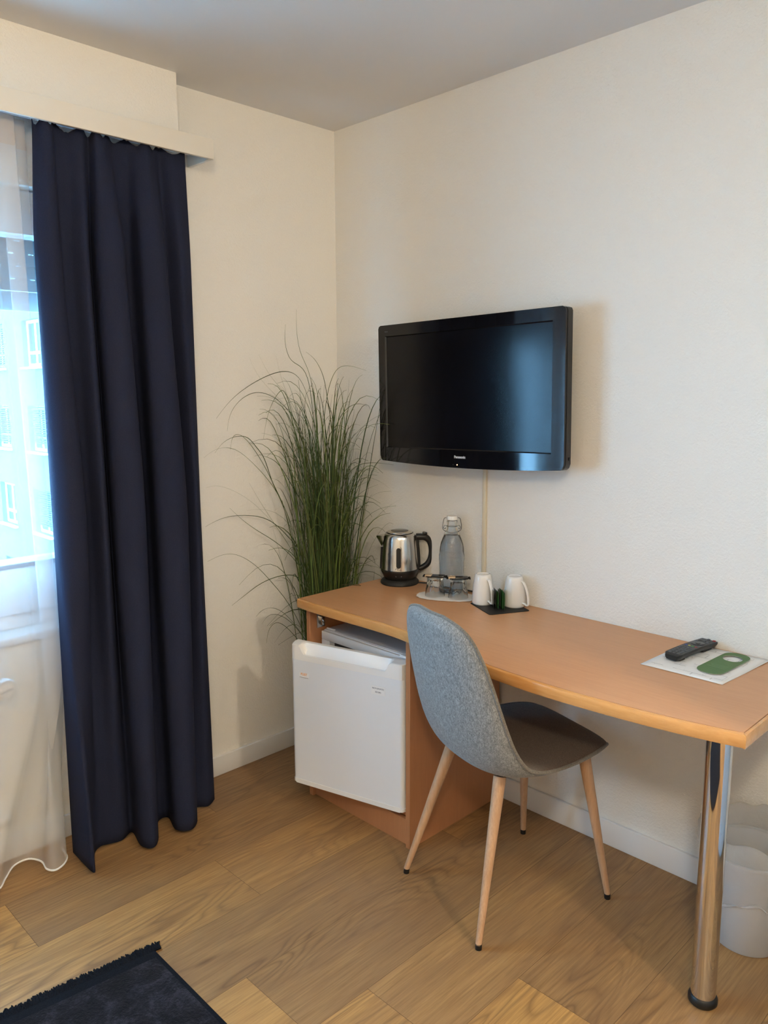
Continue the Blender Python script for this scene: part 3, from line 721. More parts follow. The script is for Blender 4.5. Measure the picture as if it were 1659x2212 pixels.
# ------------------------------------------------------------------ television
TX0, TX1, TZ0, TZ1, TY = .366, 1.176, 1.232, 1.733, -.112
tv = thing('television', ((TX0+TX1)/2, 0, (TZ0+TZ1)/2), 'black flat-screen television mounted on the wall, dark switched-off screen', 'television'); tv.rotation_euler = (0, -.019, 0)
tc = (TX0+TX1)/2; zc = (TZ0+TZ1)/2
def tvo(drop=.012, e=0.0, n=24):
    pts = []; r = .012
    x0, x1, z0, z1 = TX0-tc-e, TX1-tc+e, TZ0-zc-e, TZ1-zc+e
    pts += [(x0, z1-r), (x0+r*.3, z1-r*.3), (x0+r, z1), (x1-r, z1), (x1-r*.3, z1-r*.3), (x1, z1-r)]
    pts += [(x1, z0+r*1.6), (x1-r*.4, z0+r*.5)]
    for k in range(n+1):
        t = k/n; x = x1-r-(x1-x0-2*r)*t; pts.append((x, z0-drop*(1-(2*t-1)**2)))
    pts += [(x0+r*.4, z0+r*.5), (x0, z0+r*1.6)]
    return pts
TM = Matrix.Translation((0, TY, 0)) @ Matrix.Rotation(PI/2, 4, 'X') @ Matrix.Diagonal((1, 1, -1, 1))   # outline x,z ; depth toward wall is +z_local -> +y
def tvp(name, outline, d0, d1, mt, parent, bev=0., seg=2):
    bm = bmesh.new(); prism(bm, outline, d0, d1, bev, seg)
    for v in bm.verts: v.co = Vector((v.co.x, TY+v.co.z, v.co.y))
    return build(name, bm, mt, parent, angle=30)
# front bezel: ring with the screen opening
ol = tvo(); sx0, sx1, sz0, sz1 = TX0+.034-tc, TX1-.046-tc, TZ0+.050-zc, TZ1-.040-zc
bm = bmesh.new()
ov = [bm.verts.new((x, TY, z)) for x, z in ol]
# bezel front face made of strips: project each outline vertex to the opening rectangle
def clampr(x, z): return (min(max(x, sx0), sx1), min(max(z, sz0), sz1))
iv = []
for x, z in ol:
    cx, cz = clampr(x, z); iv.append(bm.verts.new((cx, TY, cz)))
n = len(ol)
for i in range(n):
    j = (i+1) % n
    try:
        if (iv[i].co-iv[j].co).length < 1e-6: bm.faces.new((ov[i], ov[j], iv[j]))
        else: bm.faces.new((ov[i], ov[j], iv[j], iv[i]))
    except Exception: pass
bk = [bm.verts.new((v.co.x, TY+.0085, v.co.z)) for v in ov]
for i in range(n): bm.faces.new((ov[i], bk[i], bk[(i+1) % n], ov[(i+1) % n]))
cr4 = [(sx0, sz0), (sx1, sz0), (sx1, sz1), (sx0, sz1)]; cf = [bm.verts.new((x, TY, z)) for x, z in cr4]; cb = [bm.verts.new((x+(.004 if x < 0 else -.004), TY+.006, z+(.004 if z < 0 else -.004))) for x, z in cr4]
for i in range(4): bm.faces.new((cf[i], cf[(i+1) % 4], cb[(i+1) % 4], cb[i]))
bmesh.ops.remove_doubles(bm, verts=bm.verts, dist=1e-5)
bez = build('bezel', bm, M['black_gloss'], tv, angle=25)
bm = bmesh.new(); box(bm, sx0-.004, TY+.0055, sz0-.004, sx1+.004, TY+.0075, sz1+.004); build('screen', bm, M['screen'], tv, smooth=False)
tvp('housing', ol, .0086, .044, M['black'], tv, .004)
ol3 = [(x*.86, z*.80) for x, z in ol]; tvp('back_cover', ol3, .0441, .088, M['black_matte'], tv, .01, 3)
bm = bmesh.new(); box(bm, -.12, -.024, -.12, .12, -.0005, .12, bevel=.003); build('wall_bracket', bm, M['black_matte'], tv)
bm = bmesh.new(); box(bm, TX1-tc-.001, TY+.026, TZ0-zc+.030, TX1-tc+.003, TY+.036, TZ0-zc+.040, bevel=.001); build('side_button', bm, M['black_gloss'], tv)
TF = Matrix.Rotation(PI/2, 4, 'X')
text('brand_lettering', 'Panasonic', .0125, Matrix.Translation((-.012, TY-.0004, TZ0-zc+.026)) @ TF, M['grey_text'], bez, bold=.0005, sx=1.02)
text('series_lettering', 'VIERA', .0062, Matrix.Translation((TX0-tc+.042, TY-.0004, TZ1-zc-.024)) @ TF, M['dim_text'], bez, sx=1.1)
bm = bmesh.new(); lathe(bm, [(0, 0), (.0018, 0), (.0016, .0008), (0, .001)], 16); xform(bm, Matrix.Translation((-.024, TY-.0002, TZ0-zc-.001)) @ Matrix.Rotation(PI/2, 4, 'X')); build('standby_light', bm, M['led'], bez)
bm = bmesh.new(); lathe(bm, [(0, 0), (.0014, 0), (.0012, .0006), (0, .0008)], 16); xform(bm, Matrix.Translation((-.042, TY-.0002, TZ0-zc-.001)) @ Matrix.Rotation(PI/2, 4, 'X')); build('sensor', bm, M['dim_text'], bez)

bm = bmesh.new(); box(bm, -.0075, -.011, .752-.752, .0075, 0, 1.30-.752, bevel=.002)
cdt = build('cable_duct', bm, M['cable_beige'], smooth=True); cdt.location = (.793, 0, .752)
tag(cdt, 'thin beige cable duct on the wall running down from the television to the desk', 'cable duct')

# ------------------------------------------------------------------ potted grass
pot = thing('artificial_grass_plant', (.172, -.218, 0), 'tall artificial grass plant with arching green blades in the corner beside the desk', 'plant')
bm = bmesh.new(); lathe(bm, [(0, 0), (.085, 0), (.092, .01), (.115, .20), (.122, .20), (.122, .215), (.108, .215), (.106, .19), (0, .19)], 40); build('pot', bm, M['terracotta'], pot)
bm = bmesh.new(); shl = bm.verts.layers.float.new('shade')
def blade(path, w, shade):
    n = len(path); rows = []; up = Vector((0, 0, 1)); rnd = Vector((random.uniform(-1, 1), random.uniform(-1, 1), .2)).normalized()
    for i, p in enumerate(path):
        t = i/(n-1); d = (path[min(i+1, n-1)]-path[max(i-1, 0)]).normalized()
        s = d.cross(rnd); s = s.normalized() if s.length > 1e-4 else Vector((1, 0, 0)); nn = s.cross(d)
        ww = w*(.55+.9*t)*(1 if t < .35 else 1)*(1-max(0, (t-.3)/.7)**1.5*.94)
        ww = max(ww, w*.22); rows.append([bm.verts.new(p+s*ww), bm.verts.new(p+nn*ww*.45), bm.verts.new(p-s*ww)])
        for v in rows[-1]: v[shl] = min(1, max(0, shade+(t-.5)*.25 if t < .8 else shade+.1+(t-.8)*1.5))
    for a, b in zip(rows, rows[1:]):
        bm.faces.new((a[0], a[1], b[1], b[0])); bm.faces.new((a[1], a[2], b[2], b[1]))
def fit(p):
    p = p.copy()
    p.x = max(p.x, .012+.0*p.z); p.y = min(p.y, -.014)
    if p.z < .76 and p.x > .335 and p.y > -.62: p.x = .335-(p.x-.335)*.1
    return p
PC = Vector((.172, -.218, 0))
random.seed(21)
NB = 640
def smooth_fit(pts, it=6):
    pts = [fit(p) for p in pts]
    for _ in range(it):
        q = pts[:]
        for i in range(1, len(pts)-1): q[i] = (pts[i-1]+pts[i]*2+pts[i+1])/4
        pts = q
    return [fit(p) for p in pts]
for b in range(NB):
    kind = random.random(); drp = 0.
    if kind < .60:      # dense, nearly upright core
        Hh = .55+1.02*random.betavariate(1.5, 1.7); spread = .02+.115*random.random()**1.3*(Hh/1.4)
        if random.random() < .45: drp = random.uniform(.0, .05)
    elif kind < .88:    # arching blades
        Hh = .85+.72*random.betavariate(2, 1.8); spread = random.uniform(.12, .27); drp = random.uniform(.03, .14)
    else:               # low outer wisps
        Hh = random.uniform(.50, 1.0); spread = random.uniform(.16, .32); drp = random.uniform(.06, .18)
    az = random.uniform(0, 2*PI)
    bx, by = random.gauss(0, .034), random.gauss(0, .034)
    z0 = .19; pts = []; n = 18; curl = random.uniform(-.4, .4); pw_ = random.uniform(1.6, 3.0)
    for i in range(n):
        t = i/(n-1); o_ = spread*t**pw_
        a2 = az+curl*t
        zz = z0+(Hh-z0+drp)*(t if drp == 0 else math.sin(t*PI/2*.95)/math.sin(PI/2*.95))
        if drp > 0 and t > .6: zz -= drp*((t-.6)/.4)**2
        pts.append(PC+Vector((bx*(1+.6*t)+math.cos(a2)*o_, by*(1+.6*t)+math.sin(a2)*o_, zz)))
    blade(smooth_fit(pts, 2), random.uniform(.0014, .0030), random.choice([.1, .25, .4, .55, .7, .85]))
# individually placed outer blades
for L in SIG:
    base = PC+Vector((random.gauss(0, .03), random.gauss(0, .03), .19))
    pp = [Vector(p) for p in L]
    if pp[0].z > .5: pp = [base, base.lerp(pp[0], .55)+Vector((0, 0, .02))]+pp
    else: pp = [base]+pp
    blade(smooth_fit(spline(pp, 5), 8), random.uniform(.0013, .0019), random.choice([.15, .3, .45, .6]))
xform(bm, Matrix.Translation((-.172, .218, 0)))
fo = build('foliage', bm, M['grass'], pot, smooth=False)

# ------------------------------------------------------------------ kettle
KX, KY = .446, -.085
ket = thing('electric_kettle', (KX, KY, DZ), 'brushed steel electric kettle with black handle on the desk', 'kettle')
view = Vector((CAM.x-KX, CAM.y-KY, 0)); va = math.atan2(view.y, view.x)
hd = va+PI/2+.08            # handle points to the right as seen from the room
hv = Vector((math.cos(hd), math.sin(hd), 0)); fv = Vector((math.cos(va), math.sin(va), 0))
bm = bmesh.new(); lathe(bm, [(0, 0), (.072, 0), (.0745, .004), (.0735, .011), (.066, .018), (.058, .020), (0, .020)], 56); build('power_base', bm, M['black_matte'], ket)
bm = bmesh.new(); lathe(bm, [(0, .020), (.055, .020), (.061, .026), (.0725, .050), (.0738, .058), (.0732, .060), (0, .060)], 56); kb = build('lower_body', bm, M['black'], ket)
bm = bmesh.new(); lathe(bm, [(0, .060), (.0715, .060), (.0712, .064), (.0700, .095), (.0672, .135), (.0635, .170), (.0610, .186), (.0570, .1935), (.0500, .1985), (.0, .1985)], 64); kj = build('steel_body', bm, M['steel'], ket)
bm = bmesh.new(); lathe(bm, [(.0500, .1980), (.0495, .2015), (.0470, .2035), (.036, .2060), (.0345, .2060), (0, .2055)], 56); ld = build('lid', bm, M['steel'], ket)
bm = bmesh.new(); lathe(bm, [(.0515, .1965), (.0515, .1998), (.0497, .1998), (.0497, .1965)], 56); build('seam', bm, M['black'], ld)
bm = bmesh.new(); lathe(bm, [(0, .2078), (.030, .2078), (.0335, .2070), (.0340, .2055), (0, .2055)], 48); build('lid_inset', bm, M['black_gloss'], ld)
# handle strip and loop
bm = bmesh.new()
sp = [hv*.0705+Vector((0, 0, .05)), hv*.072+Vector((0, 0, .070)), hv*.0715+Vector((0, 0, .10)), hv*.069+Vector((0, 0, .135)), hv*.0655+Vector((0, 0, .168)), hv*.064+Vector((0, 0, .186))]
tube(bm, spline(sp, 5), .0085, 14)
lp = [hv*.064+Vector((0, 0, .180)), hv*.080+Vector((0, 0, .180)), hv*.098+Vector((0, 0, .178)), hv*.114+Vector((0, 0, .166)), hv*.122+Vector((0, 0, .145)), hv*.124+Vector((0, 0, .120)), hv*.120+Vector((0, 0, .095)), hv*.108+Vector((0, 0, .074)), hv*.092+Vector((0, 0, .062)), hv*.076+Vector((0, 0, .055))]
sl = spline(lp, 6); nl = len(sl)
tube(bm, sl, [.0135-.003*(i/nl) for i in range(nl)], 16)
hnd = build('handle', bm, M['black'], ket, angle=60)
bm = bmesh.new(); box(bm, -.008, -.007, -.004, .010, .007, .006, bevel=.003); xform(bm, Matrix.Translation(hv*.096+Vector((0, 0, .193))) @ Matrix.Rotation(hd, 4, 'Z') @ Matrix.Rotation(.15, 4, 'Y')); build('switch', bm, M['black'], hnd)
# spout, opposite the handle
bm = bmesh.new(); s_ = -hv; w_ = fv
tipp = s_*.089+Vector((0, 0, .188))
ring = [s_*.058+w_*.026+Vector((0, 0, .190)), s_*.064+w_*.016+Vector((0, 0, .160)), s_*.069+Vector((0, 0, .145)), s_*.064-w_*.016+Vector((0, 0, .160)), s_*.058-w_*.026+Vector((0, 0, .190))]
rv_ = [bm.verts.new(p) for p in ring]; tv1 = bm.verts.new(tipp+w_*.003); tv2 = bm.verts.new(tipp-w_*.003); tv3 = bm.verts.new(tipp-Vector((0, 0, .006)))
for a, b, c in ((0, 1, 'a'), (1, 2, 'b')): pass
bm.faces.new((rv_[0], rv_[1], tv1)); bm.faces.new((rv_[1], tv3, tv1)); bm.faces.new((rv_[1], rv_[2], tv3)); bm.faces.new((rv_[2], rv_[3], tv3)); bm.faces.new((rv_[3], tv2, tv3)); bm.faces.new((rv_[3], rv_[4], tv2)); bm.faces.new((tv1, tv3, tv2))
bm.faces.new((rv_[0], tv1, tv2, rv_[4]))
build('spout', bm, M['steel'], ket, angle=50)
bm = bmesh.new(); pts = [s_*.0718+Vector((0, 0, .058)), s_*.0712+Vector((0, 0, .09)), s_*.0695+Vector((0, 0, .12)), s_*.0685+Vector((0, 0, .143))]
tube(bm, spline(pts, 4), .0045, 10); build('side_strip', bm, M['black'], ket)
# water gauge facing the room
ga = va-.06; gv = Vector((math.cos(ga), math.sin(ga), 0)); gs = Vector((-gv.y, gv.x, 0))
def rad_at(z):
    pr = [(.060, .0715), (.064, .0712), (.095, .0700), (.135, .0672), (.170, .0635)]
    for (a, ra), (b, rb) in zip(pr, pr[1:]):
        if a <= z <= b: return ra+(rb-ra)*(z-a)/(b-a)
    return .065
def gauge(hw, z0, z1, lift, mt, nm, par):
    bm = bmesh.new(); ol = []
    for k in range(13): a = PI*k/12; ol.append((hw*math.cos(a), z1-hw+hw*math.sin(a)))
    for k in range(13): a = PI+PI*k/12; ol.append((hw*math.cos(a), z0+hw+hw*math.sin(a)))
    f_, b_ = [], []
    for x, z in ol:
        ang = x/rad_at(z); d = gv*math.cos(ang)+gs*math.sin(ang)
        f_.append(bm.verts.new(d*(rad_at(z)+lift)+Vector((0, 0, z)))); b_.append(bm.verts.new(d*(rad_at(z)-.002)+Vector((0, 0, z))))
    n = len(ol); cen = bm.verts.new(gv*(rad_at((z0+z1)/2)+lift+.0003)+Vector((0, 0, (z0+z1)/2)))
    for i in range(n):
        j = (i+1) % n; bm.faces.new((f_[i], f_[j], cen)); bm.faces.new((f_[i], b_[i], b_[j], f_[j]))
    return build(nm, bm, mt, par, angle=30)
gw = gauge(.0122, .068, .156, .0012, M['steel'], 'water_gauge', ket)
gauge(.0085, .072, .150, .0022, M['black_gloss'], 'gauge_window', gw)
LM = Matrix.Translation(gv*(.0716)+Vector((0, 0, .0665))) @ frame_mtx((0, 0, 0), gs, (0, 0, 1))
bm = bmesh.new(); tube(bm, [(-.006+.0055*math.cos(a), .001+.0045*math.sin(a), 0) for a in [PI*k/10+.1 for k in range(11)]], .0009, 6)
tube(bm, [(-.001, .001, 0), (-.005, .0015, 0), (-.004, -.002, 0)], .0008, 6)
xform(bm, LM @ Matrix.Translation((0, 0, .0005))); build('logo', bm, M['dark_text'], kj)
text('lettering', 'primo', .0055, LM @ Matrix.Translation((.005, -.0025, .0008)), M['dark_text'], kj)
text('base_lettering', 'CORDLESS', .0048, frame_mtx(gv*.0665+Vector((0, 0, .0395)), gs, Vector((0, 0, 1))+gv*.42), M['grey_text'], kb)
bm = bmesh.new(); tube(bm, spline([(.068*math.cos(-.2), .068*math.sin(.25)+.02, .006), (.11, .062, .0045), (.17, .073, .0045), (.24, .078, .0045), (.34, .080, .0045)], 6), .0028, 8)
build('power_cord', bm, M['black'], ket)

# ------------------------------------------------------------------ swing-top bottle
BX, BY = .684, -.056
bt = thing('swing_top_bottle', (BX, BY, DZ), 'clear glass swing-top water bottle with white stopper standing by the wall', 'bottle'); bt.scale = (1.2, 1.2, 1.0)
outr = [(0, .004), (.020, .003), (.033, 0), (.0365, .004), (.0375, .012), (.0375, .118), (.0390, .124), (.0390, .142), (.0372, .150), (.0368, .165), (.0345, .182), (.0290, .202), (.0220, .222), (.0168, .236), (.0150, .246), (.0148, .262), (.0158, .264), (.0158, .268), (.0142, .270)]
innr_ = [(.0105, .270), (.0112, .262), (.0115, .246), (.0135, .236), (.0190, .222), (.0262, .202), (.0318, .182), (.0340, .165), (.0345, .150), (.0352, .118), (.0352, .014), (.030, .008), (0, .010)]
bm = bmesh.new(); flute = lambda a, z: 1-.018*(abs(math.sin(a*5))**2) if .012 < z < .118 else 1
lathe(bm, outr+innr_, 80, facet=flute); bg_ = build('glass_body', bm, M['glass'], bt, angle=60)
bm = bmesh.new(); lathe(bm, [(0, .0095), (.0305, .0073), (.0357, .0140), (.0357, .118), (.0350, .150), (.0345, .165), (.0323, .182), (.0267, .202), (.0215, .216), (0, .216)], 64); build('water', bm, M['water'], bt)
bm = bmesh.new(); lathe(bm, [(0, .271), (.0145, .271), (.0172, .273), (.0172, .283), (.0155, .2865), (0, .2865)], 40); st_ = build('stopper', bm, M['porcelain'], bt)
vb = math.atan2(CAM.y-BY, CAM.x-BX); sd = Vector((-math.sin(vb), math.cos(vb), 0)); fd_ = Vector((math.cos(vb), math.sin(vb), 0))
bm = bmesh.new()
def bp(a, f, z): return sd*a+fd_*f+Vector((0, 0, z))
tube(bm, [bp(.0165*math.cos(t), .0165*math.sin(t), .249) for t in [2*PI*k/28 for k in range(28)]], .0009, 8, closed=True)
for q in (-1, 1):
    tube(bm, spline([bp(q*.016, 0, .279), bp(q*.0235, 0, .277), bp(q*.027, .0, .262), bp(q*.0285, .004, .245), bp(q*.026, .008, .236), bp(q*.019, .012, .232)], 5), .0011, 8)
    tube(bm, spline([bp(q*.0165, 0, .249), bp(q*.022, 0, .251), bp(q*.0255, .003, .243), bp(q*.022, .006, .239), bp(q*.019, .004, .243)], 5), .0010, 8)
tube(bm, spline([bp(-.026, .008, .236), bp(-.017, .018, .231), bp(0, .0225, .2285), bp(.017, .018, .231), bp(.026, .008, .236)], 6), .0010, 8)
build('wire_bail', bm, M['wire'], bt)

# ------------------------------------------------------------------ tumblers upside down on a paper doily, chocolates on top
bm = bmesh.new(); DC = Vector((.716, -.120, 0)); ang = math.atan2(.08, .14); ol = []
for k in range(120):
    a = 2*PI*k/120; e = abs(math.cos(a))**2.5+abs(math.sin(a))**2.5; r = e**(-1/2.5)
    sc = 1-.035*abs(math.sin(a*9)); ol.append((.112*r*math.cos(a)*sc, .064*r*math.sin(a)*sc))
prism(bm, ol, 0, .0012); 
for v in bm.verts:
    rr = math.hypot(v.co.x/.112, v.co.y/.064)
    if rr > .9: v.co.z += .0022
doi = build('paper_doily', bm, M['doily'], smooth=False); doi.location = (DC.x, DC.y, DZ+.0002); doi.rotation_euler = (0, 0, ang)
tag(doi, 'white scalloped paper doily lying under the two tumblers', 'doily')
def tumbler(loc, label):
    t = thing('tumbler', (*loc, DZ+.0016), label, 'glass', 'upturned tumblers on the paper doily')
    oc = lambda a, z: (1-.085*(.5-.5*math.cos(a*9))**2) if .030 < z < .066 else 1
    out = [(.0345, 0), (.0358, .001), (.0360, .004), (.0345, .018), (.0335, .028), (.0328, .032), (.0310, .040), (.0298, .055), (.0290, .066), (.0282, .070), (0, .070)]
    inn_ = [(0, .061), (.021, .060), (.0245, .056), (.0270, .040), (.0300, .029), (.0320, .018), (.0338, .004), (.0338, .0)]
    bm = bmesh.new(); lathe(bm, out[:-1]+[(.0001, .070), (.0001, .061)]+inn_[1:], 72, closed=True, facet=oc)
    build('glass_body', bm, M['glass'], t, angle=35); return t
G1, G2 = (.678, -.141), (.756, -.104)
tumbler(G1, 'left one of the two upturned glass tumblers beside the kettle')
tumbler(G2, 'right one of the two upturned glass tumblers, nearer the mugs')
def choco(loc, rot, label):
    t = thing('wrapped_chocolate', (*loc, DZ+.0018+.070), label, 'chocolate', 'wrapped chocolates lying on the tumblers', rot)
    bm = bmesh.new(); vs = box(bm, -.033, -.015, 0, .035, .015, .0075, bevel=.003); build('wrapper', bm, M['choco_black'], t)
    bm = bmesh.new(); box(bm, -.036, -.0148, .0012, -.010, .0152, .0088, bevel=.003); build('beige_band', bm, M['choco_beige'], t)
    for sx in (-1, 1):
        bm = bmesh.new(); n = 9; a = [bm.verts.new((sx*.034, -.011+.022*k/(n-1), .0035+.0015*(-1)**k)) for k in range(n)]; b = [bm.verts.new((sx*.043, -.015+.030*k/(n-1), .0035+.0024*(-1)**(k+1))) for k in range(n)]
        for k in range(n-1): bm.faces.new((a[k], a[k+1], b[k+1], b[k]))
        o = build('twist_end', bm, M['choco_black'], t); md = o.modifiers.new('t', 'SOLIDIFY'); md.thickness = .0005
    return t
choco(G1, .55, 'black-wrapped chocolate on the left tumbler')
choco(G2, .75, 'black-wrapped chocolate on the right tumbler')

# ------------------------------------------------------------------ mugs, mat, sachets
bm = bmesh.new(); A, B, Cc = Vector((.829, -.128)), Vector((.969, -.196)), Vector((1.036, -.062)); D = A+(Cc-B)
def inset_quad(q, r=.008):
    out = []; n = 4
    for i in range(4):
        p, a, b = q[i], q[i-1], q[(i+1) % 4]; da = (a-p).normalized(); db = (b-p).normalized()
        for t in (0, .5, 1): out.append(tuple(p+da*r*(1-t)**2+db*r*t**2))
    return out
prism(bm, inset_quad([A, B, Cc, D]), 0, .0022, .0006, 1)
mt = build('desk_mat', bm, M['mat_black']); mt.location = (0, 0, DZ+.0003); tag(mt, 'small square black mat under the mugs and tea sachets', 'mat')
me_ = mt.data
for v in me_.vertices: v.co.x -= .933; v.co.y += .129
mt.location = (.933, -.129, DZ+.0003)
def mug(loc, ha, label):
    t = thing('mug', (*loc, DZ+.0027), label, 'mug', 'upturned white mugs on the black mat')
    out = [(.0345, 0), (.0362, .0015), (.0368, .005), (.0368, .022), (.0358, .045), (.0335, .070), (.0300, .094), (.0280, .101), (.0255, .1045), (.0215, .1050), (.0205, .1032), (0, .1030)]
    inn_ = [(0, .098), (.024, .097), (.030, .070), (.0332, .022), (.0340, .002)]
    bm = bmesh.new(); lathe(bm, out[:-1]+[(.0001, .1030), (.0001, .098)]+inn_[1:], 56, closed=True); bdy = build('body', bm, M['porcelain'], t, angle=50)
    h = Vector((math.cos(ha), math.sin(ha), 0)); z = lambda r, zz: h*r+Vector((0, 0, zz))
    pts = spline([z(.029, .090), z(.038, .086), z(.047, .070), z(.054, .050), z(.0575, .030), z(.058, .014), z(.053, .010), z(.045, .013), z(.035, .016)], 5)
    bm = bmesh.new(); sdv = Vector((-h.y, h.x, 0)); rows = []
    for i, p in enumerate(pts):
        d = (pts[min(i+1, len(pts)-1)]-pts[max(i-1, 0)]).normalized(); nn = d.cross(sdv)
        rows.append([bm.verts.new(p+sdv*.0062*math.cos(k*PI/6)+nn*.0028*math.sin(k*PI/6)) for k in range(12)])
    for a, b in zip(rows, rows[1:]):
        for k in range(12): bm.faces.new((a[k], a[(k+1) % 12], b[(k+1) % 12], b[k]))
    bm.faces.new(rows[0]); bm.faces.new(rows[-1][::-1])
    build('handle', bm, M['porcelain'], t, angle=60); return t
va2 = math.atan2(CAM.y+.09, CAM.x-.86)
mug((.864, -.100), va2+.62, 'left white mug standing upside down, next to the tumblers')
mug((.962, -.050), va2+.92, 'right white mug standing upside down, near the cable duct')
sx_, sy_ = .925, -.085
dirr = Vector((1, .55, 0)).normalized()
for k in range(6):
    nm = ['black', 'black', 'green', 'black', 'green', 'green'][k]
    lab = ['dark tea sachet at the left end of the row between the mugs', 'second dark tea sachet from the left between the mugs', 'green tea sachet in the middle of the row, left of the last dark one',
           'dark tea sachet between two green ones', 'green tea sachet second from the right mug', 'green tea sachet leaning against the right mug'][k]
    bm = bmesh.new(); w, h = .052, .060+.003*math.sin(k*2.1); n = 6
    vs = []
    for i in range(n+1):
        for s in (-1, 1):
            z = h*i/n; th_ = .0022*math.sin(PI*i/n)+.0005
            vs.append([bm.verts.new((-w/2, s*th_*.4, z)), bm.verts.new((0, s*th_, z+.0006*s)), bm.verts.new((w/2, s*th_*.4, z))])
    for i in range(n):
        for s in (0, 1):
            a, b = vs[2*i+s], vs[2*i+2+s]
            for j in (0, 1): bm.faces.new((a[j], a[j+1], b[j+1], b[j]))
        for e in (0, 2): bm.faces.new((vs[2*i][e], vs[2*i+1][e], vs[2*i+3][e], vs[2*i+2][e]))
    for q in (0, 2*n): bm.faces.new((vs[q][0], vs[q][1], vs[q][2], vs[q+1][2], vs[q+1][1], vs[q+1][0]))
    o = build('tea_sachet', bm, M['sachet_'+nm], smooth=False)
    cpos = Vector((.899, -.100, 0)).lerp(Vector((.931, -.083, 0)), k/5)+Vector((.020, -.016, 0))
    o.location = (cpos.x, cpos.y, DZ+.0028); o.rotation_euler = (0, random.uniform(-.03, .03), math.atan2(-.75, .55)+.20+random.uniform(-.12, .12))
    tag(o, lab, 'tea sachet', 'tea sachets standing between the mugs')

# ------------------------------------------------------------------ paper, remote, door tag
PA, PB, PCn, PDn = Vector((1.549, -.283)), Vector((1.769, -.279)), Vector((1.785, -.012)), Vector((1.560, -.012))
def sheet_of(name, q, z, label, cat):
    bm = bmesh.new(); n = 12; g = []
    for i in range(n+1):
        row = []
        for j in range(n+1):
            u, v = i/n, j/n; p = (q[0]*(1-u)+q[1]*u)*(1-v)+(q[3]*(1-u)+q[2]*u)*v
            row.append(bm.verts.new((p.x-q[0].x, p.y-q[0].y, .0004+.004*max(0, u-.75)**1*v*1.5+.0005*math.sin(5*v+3*u))))
        g.append(row)
    for i in range(n):
        for j in range(n): bm.faces.new((g[i][j], g[i+1][j], g[i+1][j+1], g[i][j+1]))
    o = build(name, bm, M['paper']); o.location = (q[0].x, q[0].y, z); md = o.modifiers.new('t', 'SOLIDIFY'); md.thickness = .0003; md.offset = 1
    tag(o, label, cat); return o
pz = DZ+.0008
pap = sheet_of('printed_sheet', [PA, PB, PCn, PDn], pz, 'white printed sheet lying under the remote and the green door hanger', 'paper')
pap2 = sheet_of('paper_sheet', [PA+Vector((.012, .006)), PB+Vector((-.0, .012)), PCn+Vector((.006, 0)), PDn+Vector((.012, 0))], DZ+.0001, 'second white sheet mostly hidden beneath the printed one', 'paper')
def printed():
    m = mat('printed_paper', (.82, .81, .80), .8); t = NT(m); v = t.coord()
    br = t.n('ShaderNodeTexBrick'); br.inputs['Scale'].default_value = 1.; br.inputs['Brick Width'].default_value = .052; br.inputs['Row Height'].default_value = .034
    br.inputs['Mortar Size'].default_value = .0012; br.inputs['Color1'].default_value = (.82, .81, .80, 1); br.inputs['Color2'].default_value = (.76, .755, .75, 1); br.inputs['Mortar'].default_value = (.48, .48, .49, 1)
    t.l(v, br.inputs['Vector']); n = t.noise(v, 26, 2, .5)
    msk = t.ramp(n.outputs[0], [(.47, (0, 0, 0)), (.52, (1, 1, 1))])
    sx = t.n('ShaderNodeSeparateXYZ'); t.l(v, sx.inputs[0])
    inx = t.math('MULTIPLY', t.math('GREATER_THAN', sx.outputs[0], .014), t.math('LESS_THAN', sx.outputs[0], .208))
    iny = t.math('MULTIPLY', t.math('GREATER_THAN', sx.outputs[1], .016), t.math('LESS_THAN', sx.outputs[1], .25))
    f = t.math('MULTIPLY', t.math('MULTIPLY', inx, iny), msk)
    t.l(t.mix(f, (.82, .81, .80), br.outputs[0]), t.b.inputs['Base Color']); return m
pap.data.materials[0] = printed()

rc = thing('remote_control', (1.612, -.105, DZ+.0026), 'long black television remote control lying on the printed sheet', 'remote control', rot=math.radians(83))
bm = bmesh.new(); L_, W_ = .205, .050
secs = []
for i in range(25):
    t = i/24; x = -L_/2+L_*t; e = min(t, 1-t)*L_; w = W_/2*(1-.25*max(0, 1-e/.012)**2); zt = .020+.003*math.sin(PI*t); zb_ = .004+.004*(1-abs(2*t-1))
    if e < .006: zt -= (.006-e)*.6
    secs.append([bm.verts.new((x, y, z)) for y, z in ((-w*.72, zb_), (w*.72, zb_), (w*.97, zt-.007), (w, zt-.003), (w*.94, zt), (-w*.94, zt), (-w, zt-.003), (-w*.97, zt-.007))])
for a, b in zip(secs, secs[1:]):
    for k in range(8): bm.faces.new((a[k], b[k], b[(k+1) % 8], a[(k+1) % 8]))
bm.faces.new(secs[0]); bm.faces.new(secs[-1][::-1]); rb_ = build('body', bm, M['black'], rc, angle=45)
bm = bmesh.new(); box(bm, .030, -.017, -.0005, .078, .017, .006, bevel=.002); build('battery_cover', bm, M['black_matte'], rc)
bm = bmesh.new(); box(bm, -.085, -.017, -.0005, -.060, .017, .006, bevel=.002); build('rest_pad', bm, M['black_matte'], rc)
btnm = mat('grey_rubber_button', (.10, .10, .105), .5); redm = mat('red_button', (.35, .03, .03), .5); yelm = mat('yellow_button', (.5, .45, .08), .5); grnm = mat('green_button', (.05, .25, .05), .5); blum = mat('blue_button', (.05, .08, .35), .5)
def btn(x, y, w, h, m_, z=.0228):
    bm = bmesh.new(); box(bm, x-w/2, y-h/2, z-.004, x+w/2, y+h/2, z+.0012, bevel=.0012); return build('button', bm, m_, rc)
